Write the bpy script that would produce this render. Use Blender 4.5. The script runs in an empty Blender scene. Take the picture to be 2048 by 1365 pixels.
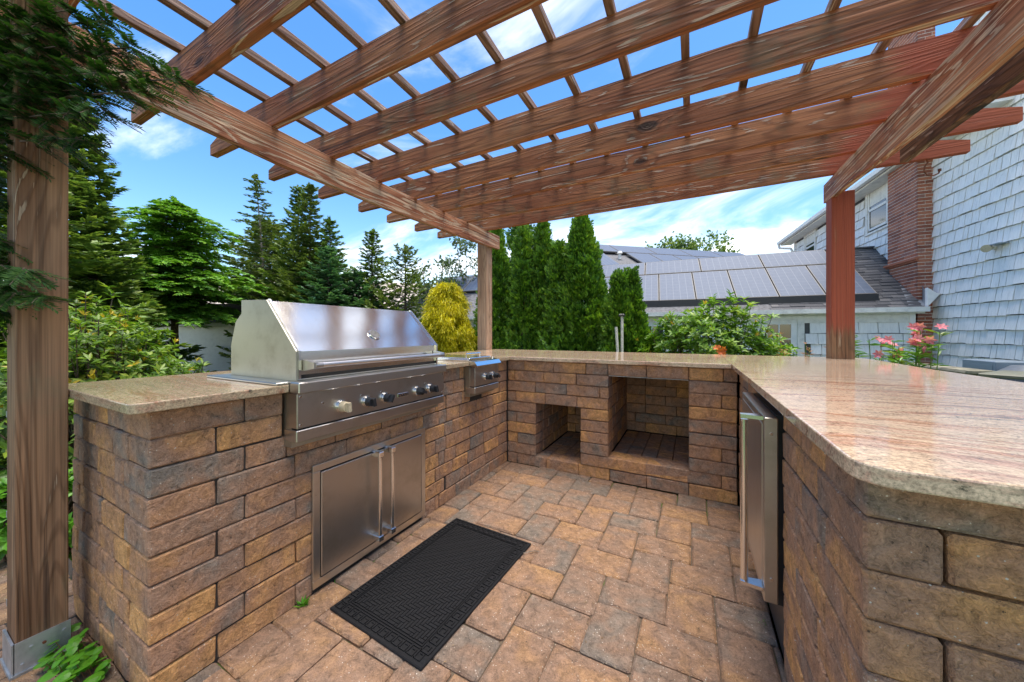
import bpy, bmesh, math, random
import numpy as np
from mathutils import Vector, Matrix
R = random.Random(11)
NR = np.random.RandomState(5)
SC = bpy.context.scene
COL = SC.collection
rad = math.radians

# ---------------------------------------------------------------- camera, sky, sun, exposure
cam = bpy.data.cameras.new('camera'); cam.sensor_width = 36; cam.lens = 12.18; cam.shift_y = -0.0076
cam.clip_start = 0.02; cam.clip_end = 400
camo = bpy.data.objects.new('camera', cam); COL.objects.link(camo); SC.camera = camo
camo.location = (1.423, -2.633, 1.105); camo.rotation_euler = (rad(90), 0, rad(27.6))
SC.view_settings.view_transform = 'Standard'; SC.view_settings.look = 'None'
SC.view_settings.exposure = 1.50; SC.view_settings.gamma = 1.0
try: SC.view_settings.use_curve_mapping = False
except Exception: pass
SC.cycles.use_denoising = True
SC.cycles.max_bounces = 7; SC.cycles.diffuse_bounces = 3; SC.cycles.glossy_bounces = 3
SC.cycles.transmission_bounces = 3; SC.cycles.transparent_max_bounces = 6
SC.cycles.sample_clamp_indirect = 4.0
SUN_DIR = Vector((0.12, 0.06, 1.0)).normalized()      # towards the sun
sl = bpy.data.lights.new('sun', 'SUN'); sl.energy = 3.0; sl.angle = rad(45); sl.color = (1.0, 0.92, 0.82)
so = bpy.data.objects.new('sun', sl); COL.objects.link(so); so.rotation_euler = SUN_DIR.to_track_quat('Z', 'Y').to_euler()

class G:
    """small node-graph helper"""
    def __init__(s, nt): s.nt = nt; s.L = nt.links
    def n(s, t, props=None, **ins):
        nd = s.nt.nodes.new(t)
        for k, v in (props or {}).items(): setattr(nd, k, v)
        for k, v in ins.items():
            sk = nd.inputs[int(k[1:])] if k[0] == 'i' and k[1:].isdigit() else nd.inputs[k.replace('_', ' ')]
            if isinstance(v, bpy.types.NodeSocket): s.L.new(v, sk)
            else: sk.default_value = v
        return nd
    def m(s, op, a, b=0.0, c=0.0, clamp=False):
        return s.n('ShaderNodeMath', dict(operation=op, use_clamp=clamp), i0=a, i1=b, i2=c).outputs[0]
    def vm(s, op, a, b=(0, 0, 0)):
        return s.n('ShaderNodeVectorMath', dict(operation=op), i0=a, i1=b).outputs[0]
    def noise(s, vec, scale, detail=3.0, rough=0.55, dist=0.0):
        return s.n('ShaderNodeTexNoise', None, Vector=vec, Scale=scale, Detail=detail, Roughness=rough, Distortion=dist).outputs[0]
    def ramp(s, fac, stops, interp='LINEAR'):
        nd = s.n('ShaderNodeValToRGB', None, Fac=fac); cr = nd.color_ramp; cr.interpolation = interp
        while len(cr.elements) < len(stops): cr.elements.new(0.5)
        for e, (p, c) in zip(cr.elements, stops):
            e.position = p; e.color = (c, c, c, 1) if isinstance(c, (int, float)) else (*c, 1)
        return nd.outputs[0]
    def mix(s, f, a, b, mode='MIX'):
        nd = s.n('ShaderNodeMix', dict(data_type='RGBA', blend_type=mode))
        for i, v in ((0, f), (6, a), (7, b)):
            if isinstance(v, bpy.types.NodeSocket): s.L.new(v, nd.inputs[i])
            else: nd.inputs[i].default_value = v if i == 0 else (*v, 1) if len(v) == 3 else v
        return nd.outputs[2]
    def step(s, v, lo, hi):
        nd = s.n('ShaderNodeMapRange', dict(interpolation_type='SMOOTHSTEP'), i0=v, i1=lo, i2=hi, i3=0.0, i4=1.0)
        return nd.outputs[0]

def material(name):
    m = bpy.data.materials.new(name); m.use_nodes = True; nt = m.node_tree; nt.nodes.clear()
    g = G(nt); out = g.n('ShaderNodeOutputMaterial'); b = g.n('ShaderNodeBsdfPrincipled')
    g.L.new(b.outputs[0], out.inputs[0]); g.out = out; g.b = b
    return m, g
def setb(g, **kw):
    for k, v in kw.items():
        sk = g.b.inputs[k.replace('_', ' ')]
        if isinstance(v, bpy.types.NodeSocket): g.L.new(v, sk)
        elif isinstance(v, tuple): sk.default_value = (*v, 1) if len(v) == 3 else v
        else: sk.default_value = v
def bump(g, h, dist, strength=1.0):
    g.L.new(g.n('ShaderNodeBump', None, Height=h, Distance=dist, Strength=strength).outputs[0], g.b.inputs['Normal'])

# world: physical sky with wisps of high cloud
w = bpy.data.worlds.new('World'); SC.world = w; w.use_nodes = True; nt = w.node_tree; nt.nodes.clear(); g = G(nt)
sky = g.n('ShaderNodeTexSky', dict(sky_type='NISHITA', sun_disc=False, sun_elevation=math.asin(SUN_DIR.z),
          sun_rotation=math.atan2(SUN_DIR.x, SUN_DIR.y), altitude=0, air_density=1.0, dust_density=0.4, ozone_density=1.0))
tc = g.n('ShaderNodeTexCoord'); gv = tc.outputs['Generated']
sx = g.n('ShaderNodeSeparateXYZ', None, Vector=gv)
# project the direction on a high flat layer so that the wisps thin out in perspective
zz = g.m('ADD', g.m('MAXIMUM', sx.outputs[2], 0.0), 0.16)
cv = g.n('ShaderNodeCombineXYZ', None, X=g.m('DIVIDE', sx.outputs[0], zz), Y=g.m('DIVIDE', sx.outputs[1], zz), Z=0.0).outputs[0]
cv2 = g.n('ShaderNodeMapping', None, Vector=cv, Location=(-5.2, 9.4, 0), Rotation=(0, 0, rad(25)), Scale=(0.55, 1.15, 1)).outputs[0]
c1 = g.noise(cv2, 1.25, 7.0, 0.6, 0.9)
c2 = g.noise(cv2, 0.35, 2.0, 0.5)
cl = g.m('ADD', g.m('MULTIPLY', c1, 0.75), g.m('MULTIPLY', c2, 0.45))
low = g.step(sx.outputs[2], 0.62, 0.02)          # clouds gather towards the horizon
cl = g.step(g.m('ADD', cl, g.m('MULTIPLY', low, 0.17)), 0.635, 0.96)
hsv = g.n('ShaderNodeHueSaturation', None, Hue=0.508, Saturation=1.36, Value=0.78, Fac=1.0, Color=sky.outputs[0]).outputs[0]
cloudcol = (7.0, 6.9, 6.7)
colr = g.mix(1.0, g.mix(g.m('MULTIPLY', cl, 0.85), hsv, cloudcol), (1.06, 1.0, .88), 'MULTIPLY')
bg = g.n('ShaderNodeBackground', None, Color=colr, Strength=0.15)
wo = g.n('ShaderNodeOutputWorld'); g.L.new(bg.outputs[0], wo.inputs[0])

# ---------------------------------------------------------------- materials
def objvec(g, off=True):
    tc = g.n('ShaderNodeTexCoord'); v = tc.outputs['Object']
    if not off: return v, None
    oi = g.n('ShaderNodeObjectInfo'); r = oi.outputs['Random']
    return g.vm('ADD', v, g.n('ShaderNodeCombineXYZ', None, X=g.m('MULTIPLY', r, 71.0), Y=g.m('MULTIPLY', r, 37.0), Z=g.m('MULTIPLY', r, 53.0)).outputs[0]), r

def mat_brick(name, dark=1.0, moss=0.0, orange=0.0, pale=0.0):
    m, g = material(name); v, r = objvec(g)
    f = g.noise(v, 5.5, 3.0, 0.6, 0.6)
    f = g.m('ADD', g.m('MULTIPLY', g.m('SUBTRACT', f, 0.5), 1.75), g.m('ADD', g.m('MULTIPLY', r, 0.56), 0.24 + orange))
    d = dark
    st = [(0.0, (.215, .18, .145)), (.14, (.265, .20, .15)), (.30, (.33, .205, .135)), (.52, (.385, .215, .125)), (.74, (.48, .255, .115)), (.98, (.60, .32, .12))]
    c = g.ramp(f, [(p, tuple((x*(1-pale)+(.40, .30, .22)[i]*pale)*d for i, x in enumerate(q))) for p, q in st])
    fine = g.noise(v, 110, 3.0, 0.7, 1.5); med = g.noise(v, 26, 5.0, 0.68, .8)
    c = g.mix(1.0, c, g.ramp(g.m('ADD', g.m('MULTIPLY', fine, .5), g.m('MULTIPLY', med, .5)), [(.36, .50), (.5, .98), (.63, 1.40)]), 'MULTIPLY')
    sp = g.n('ShaderNodeTexVoronoi', dict(feature='F1'), Vector=v, Scale=75.0)
    c = g.mix(g.m('MULTIPLY', g.m('LESS_THAN', sp.outputs[0], 0.13), g.m('GREATER_THAN', med, 0.52)), c, (.62, .55, .46))
    pit = g.m('MULTIPLY', g.m('LESS_THAN', sp.outputs[0], 0.16), g.m('LESS_THAN', med, 0.42))
    c = g.mix(g.m('MULTIPLY', pit, .8), c, (.04, .03, .025))
    # pale worn lip on the edges
    pt = g.n('ShaderNodeNewGeometry').outputs['Pointiness']
    if moss:
        mz = g.m('MULTIPLY', g.step(g.noise(v, 9, 4.0, .7), 0.54, 0.7), moss)
        c = g.mix(mz, c, (.10, .13, .035))
    setb(g, Base_Color=c, Roughness=0.86)
    g.b.inputs['Specular IOR Level'].default_value = 0.35
    bump(g, g.m('ADD', g.m('MULTIPLY', fine, .35), g.m('MULTIPLY', med, 1.0)), 0.014, 1.0)
    return m

def mat_wood(name, stain, stain2, bare, bare_amt, dark=(.05, .028, .018), lichen=0.0, fresh=(.30, .072, .032), rough=.72):
    m, g = material(name)
    tc = g.n('ShaderNodeTexCoord'); ob = tc.outputs['Object']
    v, r = objvec(g)
    st = g.n('ShaderNodeMapping', None, Vector=v, Scale=(0.5, 5.5, 5.5)).outputs[0]
    kk_ = g.n('ShaderNodeTexVoronoi', dict(feature='F1'), Vector=g.n('ShaderNodeMapping', None, Vector=v, Scale=(1.7, 3.6, 3.6)).outputs[0], Scale=1.0).outputs[0]
    n1 = g.m('ADD', g.noise(st, 1.0, 2.5, 0.45, 0.35), g.m('MULTIPLY', g.m('EXPONENT', g.m('MULTIPLY', kk_, -9.0)), .22))
    ring = g.m('POWER', g.m('MULTIPLY_ADD', g.m('SINE', g.m('MULTIPLY', n1, 130.0)), 0.5, 0.5), 2.2)
    st2 = g.n('ShaderNodeMapping', None, Vector=v, Scale=(0.9, 95.0, 95.0)).outputs[0]
    fib = g.noise(st2, 1.0, 4.0, 0.65)
    broad = g.noise(g.n('ShaderNodeMapping', None, Vector=v, Scale=(.9, 5.0, 5.0)).outputs[0], 1.3, 4.0, 0.6)
    c = g.mix(g.step(broad, .35, .66), stain, stain2)
    c = g.mix(g.m('MULTIPLY', g.step(ring, .15, .95), .42), c, tuple(x*.45 for x in stain))
    # where the stain has peeled, following the grain
    pm = g.noise(g.n('ShaderNodeMapping', None, Vector=v, Scale=(.55, 11.0, 11.0)).outputs[0], 1.8, 6.0, 0.66, 0.5)
    peel = g.m('ADD', g.m('MULTIPLY', pm, .92), g.m('ADD', g.m('MULTIPLY', ring, .12), g.m('MULTIPLY', fib, .30)))
    peel = g.m('MULTIPLY', g.step(peel, 0.855 - bare_amt*.3, 0.89 - bare_amt*.3), .85)
    c = g.mix(peel, c, g.mix(fib, tuple(x*.7 for x in bare), tuple(min(1, x*1.2) for x in bare)))
    # knots
    kv = g.n('ShaderNodeMapping', None, Vector=v, Scale=(1.7, 3.6, 3.6)).outputs[0]
    k = g.n('ShaderNodeTexVoronoi', dict(feature='F1'), Vector=kv, Scale=1.0).outputs[0]
    c = g.mix(g.m('MULTIPLY', g.step(k, .13, .085), .9), c, dark); c = g.mix(g.m('MULTIPLY', g.m('MULTIPLY', g.step(k, .26, .22), g.step(k, .17, .21)), .4), c, tuple(x*.5 for x in stain))
    c = g.mix(g.m('MULTIPLY', g.step(g.noise(g.n('ShaderNodeMapping', None, Vector=v, Scale=(.6, 42, 42)).outputs[0], 1.0, 2.0), .67, .70), .75), c, dark)
    c = g.mix(1.0, c, g.ramp(fib, [(.34, .50), (.5, 1.0), (.66, 1.35)]), 'MULTIPLY')
    if lichen:
        lz = g.m('MULTIPLY', g.step(g.noise(v, 3.5, 5.0, .7), .52, .68), lichen)
        c = g.mix(lz, c, (.17, .155, .085))
    # fresh red stain from paint_x on, with a brushed edge
    px = g.n('ShaderNodeAttribute', dict(attribute_type='OBJECT', attribute_name='paint_x')).outputs['Fac']
    sep = g.n('ShaderNodeSeparateXYZ', None, Vector=ob)
    edge = g.noise(g.n('ShaderNodeMapping', None, Vector=v, Scale=(0.01, 16, 16)).outputs[0], 1.0, 4.0, .8)
    e2 = g.m('ADD', sep.outputs[0], g.m('MULTIPLY', g.m('SUBTRACT', edge, .5), .55))
    on = g.m('GREATER_THAN', e2, px)
    fr_ = g.mix(1.0, g.mix(broad, fresh, tuple(x*1.35 for x in fresh)), g.ramp(fib, [(.3, .75), (.5, 1.0), (.7, 1.12)]), 'MULTIPLY')
    c = g.mix(g.m('MULTIPLY', g.step(e2, g.m('SUBTRACT', px, .02), g.m('ADD', px, .10)), g.m('MULTIPLY_ADD', g.step(pm, .66, .58), .35, .6)), c, fr_)
    setb(g, Base_Color=c, Roughness=rough)
    g.b.inputs['Specular IOR Level'].default_value = 0.3
    hh = g.m('ADD', g.m('MULTIPLY', fib, .6), g.m('ADD', g.m('MULTIPLY', ring, .35), g.m('MULTIPLY', peel, -.4)))
    bump(g, hh, .004, .8)
    return m

def mat_plain(name, col, rough=.6, metal=0.0, var=.12, scale=30, bumpd=0.0, spec=.5):
    m, g = material(name); v, r = objvec(g)
    n = g.noise(v, scale, 4.0, .6)
    c = g.mix(1.0, col, g.ramp(n, [(.25, 1-var*2), (.5, 1.0), (.75, 1+var)]), 'MULTIPLY')
    setb(g, Base_Color=c, Roughness=rough, Metallic=metal); g.b.inputs['Specular IOR Level'].default_value = spec
    if bumpd: bump(g, n, bumpd)
    return m

def mat_steel(name, col=(.62, .60, .57), rough=.26, ax=(1, 1, 60), grime=.25, wave=0.0):
    m, g = material(name); v, r = objvec(g)
    br = g.noise(g.n('ShaderNodeMapping', None, Vector=v, Scale=ax).outputs[0], 6.0, 3.0, .6)
    gr = g.noise(v, 6, 5.0, .65); spt = g.noise(v, 70, 3.0, .6)
    c = g.mix(g.m('MULTIPLY', g.step(gr, .45, .75), grime), col, (.30, .26, .19))
    c = g.mix(g.m('MULTIPLY', g.step(spt, .68, .74), .35), c, (.3, .24, .17))
    rr = g.m('ADD', rough - .07, g.m('ADD', g.m('MULTIPLY', br, .10), g.m('MULTIPLY', gr, .10)))
    setb(g, Base_Color=c, Metallic=1.0, Roughness=rr)
    h = g.m('MULTIPLY', br, .00012)
    if wave:
        wv = g.noise(g.n('ShaderNodeMapping', None, Vector=v, Scale=(2.0, 1.6, 3.2)).outputs[0], 1.3, 1.0, .4)
        h = g.m('ADD', h, g.m('MULTIPLY', wv, wave))
    bump(g, h, 1.0, .6)
    return m

def mat_granite(name, green=0.0):
    m, g = material(name)
    v = g.n('ShaderNodeTexCoord').outputs['Object']
    wv = g.noise(v, 2.2, 3.0, .5)
    vv = g.vm('ADD', v, g.n('ShaderNodeCombineXYZ', None, X=0.0, Y=g.m('MULTIPLY', wv, .22), Z=0.0).outputs[0])
    a = g.noise(g.n('ShaderNodeMapping', None, Vector=vv, Scale=(1.1, 11, 11)).outputs[0], 1.6, 6.0, .68, .3)
    b = g.noise(g.n('ShaderNodeMapping', None, Vector=vv, Location=(5, 2, 1), Scale=(.8, 19, 19)).outputs[0], 1.3, 5.0, .7, .2)
    gr = g.noise(g.n('ShaderNodeMapping', None, Vector=vv, Scale=(.45, 1, 1)).outputs[0], 130, 3.0, .7)
    spf = g.noise(g.n('ShaderNodeMapping', None, Vector=vv, Scale=(.5, 1, 1)).outputs[0], 60, 4.0, .75, .5)
    cream, pink, rust, grey = ((.58, .44, .30), (.52, .32, .22), (.38, .155, .075), (.23, .185, .145)) if not green else ((.40, .31, .20), (.42, .27, .18), (.33, .16, .09), (.20, .19, .13))
    c = g.ramp(a, [(.28, grey), (.40, pink), (.48, cream), (.56, tuple(x*1.12 for x in cream)), (.64, pink), (.74, rust)])
    c = g.mix(g.m('MULTIPLY', g.step(b, .56, .68), .8), c, rust)
    c = g.mix(g.m('MULTIPLY', g.step(b, .40, .30), .75), c, grey)
    c = g.mix(1.0, c, g.ramp(g.m('ADD', g.m('MULTIPLY', gr, .6), g.m('MULTIPLY', spf, .4)), [(.32, .55), (.5, .98), (.66, 1.28)]), 'MULTIPLY')
    cr_ = g.noise(vv, 210, 3.0, .7)
    c = g.mix(1.0, c, g.ramp(cr_, [(.35, .62), (.5, 1.0), (.65, 1.22)]), 'MULTIPLY')
    c = g.mix(g.m('MULTIPLY', g.step(spf, .37, .32), .8), c, (.07, .065, .05))
    setb(g, Base_Color=c, Roughness=g.m('ADD', .04 + .1*green, g.m('MULTIPLY', g.noise(v, 14, 4.0), .05)))
    g.b.inputs['Specular IOR Level'].default_value = .6
    bump(g, g.noise(v, 45, 3.0), .0006, .5)
    return m

def mat_leaf(name, cols, rough=.5, trans=.35, spec=.35, sh=1.0):
    m, g = material(name)
    r = g.n('ShaderNodeNewGeometry').outputs['Random Per Island']
    v = g.n('ShaderNodeTexCoord').outputs['Object']
    n = g.noise(v, 2.6, 3.0, .6)
    f = g.m('ADD', g.m('MULTIPLY', r, .62), g.m('MULTIPLY', g.m('SUBTRACT', n, .3), .95))
    k = len(cols)-1
    c = g.ramp(f, [(i/k, tuple(x*sh for x in cc)) for i, cc in enumerate(cols)])
    setb(g, Base_Color=c, Roughness=rough); g.b.inputs['Specular IOR Level'].default_value = spec
    if trans:
        t = g.n('ShaderNodeBsdfTranslucent', None, Color=g.mix(1.0, c, (1.15, 1.2, .6), 'MULTIPLY'))
        mx = g.n('ShaderNodeMixShader', None, Fac=trans); g.L.new(g.b.outputs[0], mx.inputs[1]); g.L.new(t.outputs[0], mx.inputs[2])
        g.L.new(mx.outputs[0], g.out.inputs[0])
    return m

M = {}
M['brick'] = mat_brick('tumbled_concrete_brick', 1.06)
M['paver'] = mat_brick('tumbled_paver', .70, moss=.0, orange=-.09, pale=.26)
M['paver_out'] = mat_brick('outer_paver', .62, moss=.35, pale=.4)
M['mortar'] = mat_plain('dark_joint', (.035, .028, .022), .95, var=.3, scale=60)
m_, g_ = material('jointing_sand'); v_ = g_.n('ShaderNodeTexCoord').outputs['Object']
ms_ = g_.n('ShaderNodeSeparateXYZ', None, Vector=v_)
nn_ = g_.noise(v_, 7, 4.0, .7)
wall_ = g_.m('MAXIMUM', g_.step(ms_.outputs[0], .14, .02), g_.step(ms_.outputs[1], -.30, -.05))
mo_ = g_.step(g_.m('ADD', nn_, g_.m('MULTIPLY', wall_, .32)), .60, .70)
cc_ = g_.mix(g_.noise(v_, 160, 2.0), (.06, .042, .028), (.17, .125, .08))
cc_ = g_.mix(mo_, cc_, (.085, .13, .02)); setb(g_, Base_Color=cc_, Roughness=.95); bump(g_, g_.noise(v_, 220, 2.0), .004)
M['sand'] = m_
M['rafter'] = mat_wood('peeling_red_brown_board', (.28, .098, .040), (.40, .17, .070), (.52, .40, .28), .30, lichen=.4)
M['beam'] = mat_wood('weathered_beam_board', (.28, .10, .05), (.42, .21, .12), (.52, .40, .29), .62, lichen=.2)
M['slat'] = mat_wood('grey_red_lath', (.22, .12, .08), (.34, .22, .16), (.48, .41, .34), .3, lichen=.2)
M['post'] = mat_wood('weathered_post', (.17, .085, .042), (.27, .155, .085), (.40, .30, .20), .20, lichen=.3, fresh=(.24, .055, .028))
M['post_pale'] = mat_wood('pale_weathered_post', (.33, .20, .13), (.46, .31, .21), (.55, .44, .33), .25, lichen=.05)
M['rotten'] = mat_wood('mildewed_board', (.06, .035, .02), (.17, .09, .05), (.36, .27, .2), .32, dark=(.012, .01, .008))
M['granite'] = mat_granite('striped_granite')
M['granite_green'] = mat_granite('olive_striped_granite', 1.0)
M['steel'] = mat_steel('brushed_steel', rough=.30, ax=(1, 1, 50))
M['steel_hood'] = mat_steel('polished_hood_steel', (.86, .83, .76), .125, ax=(1, 50, 1), grime=.05, wave=.0045)
M['steel_side'] = mat_steel('dull_steel', (.50, .49, .42), .42, ax=(1, 1, 30), grime=.55)
M['steel_panel'] = mat_steel('brushed_panel_steel', (.52, .49, .455), .33, ax=(1, 40, 1), grime=.4)
M['chrome'] = mat_steel('bright_steel', (.80, .79, .77), .14, ax=(1, 1, 20), grime=.08)
M['steel_bar'] = mat_steel('satin_bar_steel', (.84, .83, .81), .30, ax=(1, 1, 1), grime=.05)
M['galv'] = mat_plain('galvanised_plate', (.42, .44, .46), .45, .75, .2, 18)
M['black'] = mat_plain('black_plastic', (.022, .024, .028), .38, var=.1)
M['tan_knob'] = mat_plain('faded_plastic', (.50, .42, .28), .5, var=.15, scale=60)
M['rubber'] = mat_plain('black_rubber', (.009, .009, .010), .75, var=.25, scale=80, bumpd=.0008, spec=.22)
M['dark'] = mat_plain('dark_void', (.012, .011, .010), .9, var=.1)
M['rust'] = mat_plain('rusty_iron', (.20, .07, .03), .8, .3, .4, 60)
M['glass'] = mat_plain('window_glass', (.028, .034, .04), .06, var=.05, spec=1.0)
m_, g_ = material('white_painted_shingle'); v_, r_ = objvec(g_)
st_ = g_.n('ShaderNodeMapping', None, Vector=v_, Scale=(40, 40, 3)).outputs[0]; fb_ = g_.noise(st_, 1.0, 4.0, .6)
cs_ = g_.mix(r_, (.85, .835, .80), (.92, .90, .86)); isl_ = g_.n('ShaderNodeNewGeometry').outputs['Random Per Island']
cs_ = g_.mix(1.0, cs_, g_.ramp(isl_, [(0, .88), (1, 1.04)]), 'MULTIPLY')
cs_ = g_.mix(1.0, cs_, g_.ramp(fb_, [(.3, .86), (.5, .99), (.7, 1.03)]), 'MULTIPLY')
cs_ = g_.mix(g_.m('MULTIPLY', g_.step(g_.noise(v_, 8, 5.0, .75), .60, .74), .35), cs_, (.38, .36, .32))
setb(g_, Base_Color=cs_, Roughness=.6); bump(g_, fb_, .004); M['shingle'] = m_
M['white'] = mat_plain('white_trim', (.82, .80, .76), .5, var=.05, scale=12)
M['white_dirty'] = mat_plain('old_white_paint', (.74, .72, .66), .6, var=.12, scale=9)
M['gap'] = mat_plain('shadow_gap_wood', (.10, .10, .10), .9)
m_, g_ = material('chimney_brick'); v_, r_ = objvec(g_); isl_ = g_.n('ShaderNodeNewGeometry').outputs['Random Per Island']
cb_ = g_.ramp(isl_, [(0, (.20, .065, .040)), (.4, (.34, .105, .055)), (.75, (.42, .15, .08)), (1, (.28, .12, .09))])
setb(g_, Base_Color=g_.mix(1.0, cb_, g_.ramp(g_.noise(v_, 50, 4.0), [(.3, .7), (.7, 1.2)]), 'MULTIPLY'), Roughness=.85); M['cbrick'] = m_
M['cmortar'] = mat_plain('pale_mortar', (.62, .55, .48), .9, var=.3, scale=25)
m_, g_ = material('asphalt_shingle'); v_, r_ = objvec(g_); isl_ = g_.n('ShaderNodeNewGeometry').outputs['Random Per Island']
ca_ = g_.ramp(isl_, [(0, (.045, .046, .052)), (.6, (.08, .08, .085)), (1, (.13, .125, .125))])
setb(g_, Base_Color=g_.mix(1.0, ca_, g_.ramp(g_.noise(v_, 120, 2.0), [(.3, .6), (.7, 1.4)]), 'MULTIPLY'), Roughness=.9); M['asphalt'] = m_
M['asphalt_flat'] = mat_plain('grey_roofing', (.12, .12, .125), .9, var=.35, scale=14)
m_, g_ = material('solar_cells'); v_ = g_.n('ShaderNodeTexCoord').outputs['Object']
sp_ = g_.n('ShaderNodeSeparateXYZ', None, Vector=v_)
def line_(ax, per, wd):
    f = g_.m('FRACT', g_.m('MULTIPLY', sp_.outputs[ax], 1/per)); return g_.m('LESS_THAN', g_.m('ABSOLUTE', g_.m('SUBTRACT', f, .5)), wd/per/2)
ln_ = g_.m('MAXIMUM', g_.m('MULTIPLY', line_(0, .156, .008), 1.0), g_.m('MULTIPLY', line_(1, .156, .008), .45))
cp_ = g_.mix(g_.noise(v_, 16, 3.0), (.040, .062, .105), (.070, .098, .150))
setb(g_, Base_Color=g_.mix(g_.m('MULTIPLY', ln_, .42), cp_, (.24, .26, .29)), Roughness=.55, Metallic=.0); g_.b.inputs['Specular IOR Level'].default_value = .3; M['solar'] = m_
M['alu'] = mat_plain('panel_frame', (.13, .125, .12), .6, .0)
M['panel_skirt'] = mat_plain('black_skirt', (.02, .02, .022), .45)
M['flash'] = mat_plain('lead_grey_flashing', (.34, .37, .40), .5, .5, .15, 6)
M['bark'] = mat_plain('bark', (.12, .085, .06), .9, var=.5, scale=30, bumpd=.01)
M['pale_bark'] = mat_plain('pale_bark', (.30, .24, .18), .9, var=.35, scale=25, bumpd=.008)
M['stone'] = mat_plain('mossy_bluestone', (.20, .185, .13), .85, var=.45, scale=9, bumpd=.006)
M['slate'] = mat_plain('olive_slate', (.13, .13, .09), .5, var=.3, scale=5)
M['greybox'] = mat_plain('blue_grey_metal', (.26, .31, .35), .45, .3, .08, 4)
M['greybox_dark'] = mat_plain('dark_grey_plastic', (.12, .135, .15), .5, var=.1)
M['beige'] = mat_plain('beige_render', (.42, .36, .31), .9, var=.15, scale=3)
M['tube_green'] = mat_plain('green_sleeve', (.02, .18, .12), .4)
M['tube_white'] = mat_plain('white_tube', (.62, .60, .52), .5, var=.2, scale=40)
M['yew'] = mat_leaf('yew_needles', [(.010, .04, .012), (.022, .075, .016), (.045, .12, .020), (.10, .19, .03)], .6, .2, .2)
M['cedar'] = mat_leaf('cedar_needles', [(0.051, 0.1, 0.033), (0.092, 0.17, 0.039), (0.169, 0.255, 0.045), (0.288, 0.355, 0.059)], .5, .25)
M['fresh'] = mat_leaf('bright_needles', [(0.044, 0.138, 0.02), (0.101, 0.253, 0.028), (0.189, 0.391, 0.038), (0.329, 0.506, 0.055)], .5, .3)
M['olive'] = mat_leaf('olive_needles', [(0.052, 0.098, 0.036), (0.098, 0.156, 0.042), (0.169, 0.234, 0.052), (0.26, 0.299, 0.072)], .5, .25)
M['spruce'] = mat_leaf('blue_green_needles', [(0.036, 0.104, 0.055), (0.065, 0.169, 0.085), (0.117, 0.247, 0.111), (0.182, 0.325, 0.098)], .5, .25)
M['arbor'] = mat_leaf('arborvitae_sprays', [(0.021, 0.065, 0.013), (0.061, 0.155, 0.017), (0.138, 0.284, 0.023), (0.293, 0.439, 0.036)], .48, .28)
M['gold'] = mat_leaf('golden_threads', [(0.138, 0.196, 0.014), (0.437, 0.414, 0.014), (0.713, 0.598, 0.017), (0.8, 0.759, 0.034)], .5, .35)
M['rhodo'] = mat_leaf('glossy_leaves', [(.03, .08, .010), (.075, .16, .016), (.15, .26, .022), (.30, .36, .04)], .42, .35, .4)
M['rhodo2'] = mat_leaf('bright_leaves', [(.035, .10, .010), (.08, .19, .014), (.17, .31, .022), (.34, .42, .04)], .42, .35, .4)
M['young'] = mat_leaf('young_yellow_leaves', [(.20, .22, .02), (.42, .32, .03), (.55, .38, .05)], .4, .35)
M['airy'] = mat_leaf('airy_leaves', [(0.039, 0.078, 0.039), (0.091, 0.143, 0.065), (0.169, 0.221, 0.104)], .5, .3)
M['lily'] = mat_leaf('lily_leaves', [(.03, .11, .012), (.07, .20, .02), (.15, .28, .03), (.30, .30, .06)], .35, .3, .5)
M['vine'] = mat_leaf('vine_leaves', [(.05, .17, .010), (.09, .27, .014), (.15, .36, .02)], .4, .3)
M['grass'] = mat_leaf('grass_blades', [(.03, .11, .01), (.07, .20, .015), (.14, .30, .03)], .5, .3)
M['pink'] = mat_leaf('pink_petals', [(.62, .08, .12), (.75, .20, .26), (.80, .42, .42)], .5, .3)
M['orange'] = mat_leaf('orange_bracts', [(.45, .08, .015), (.62, .14, .02), (.58, .22, .06)], .5, .3)
M['russet'] = mat_leaf('russet_leaves', [(.20, .09, .04), (.34, .16, .09), (.42, .24, .15)], .5, .3)
m_, g_ = material('lawn'); v_ = g_.n('ShaderNodeTexCoord').outputs['Object']
setb(g_, Base_Color=g_.mix(g_.noise(v_, 6, 5.0, .7), (.035, .05, .016), (.05, .10, .018)), Roughness=.95); M['lawn'] = m_
M['litter'] = mat_leaf('dry_litter', [(.10, .06, .03), (.24, .15, .07), (.42, .32, .18)], .8, 0)
M['grit'] = mat_plain('pale_grit', (.45, .38, .29), .9)

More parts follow.
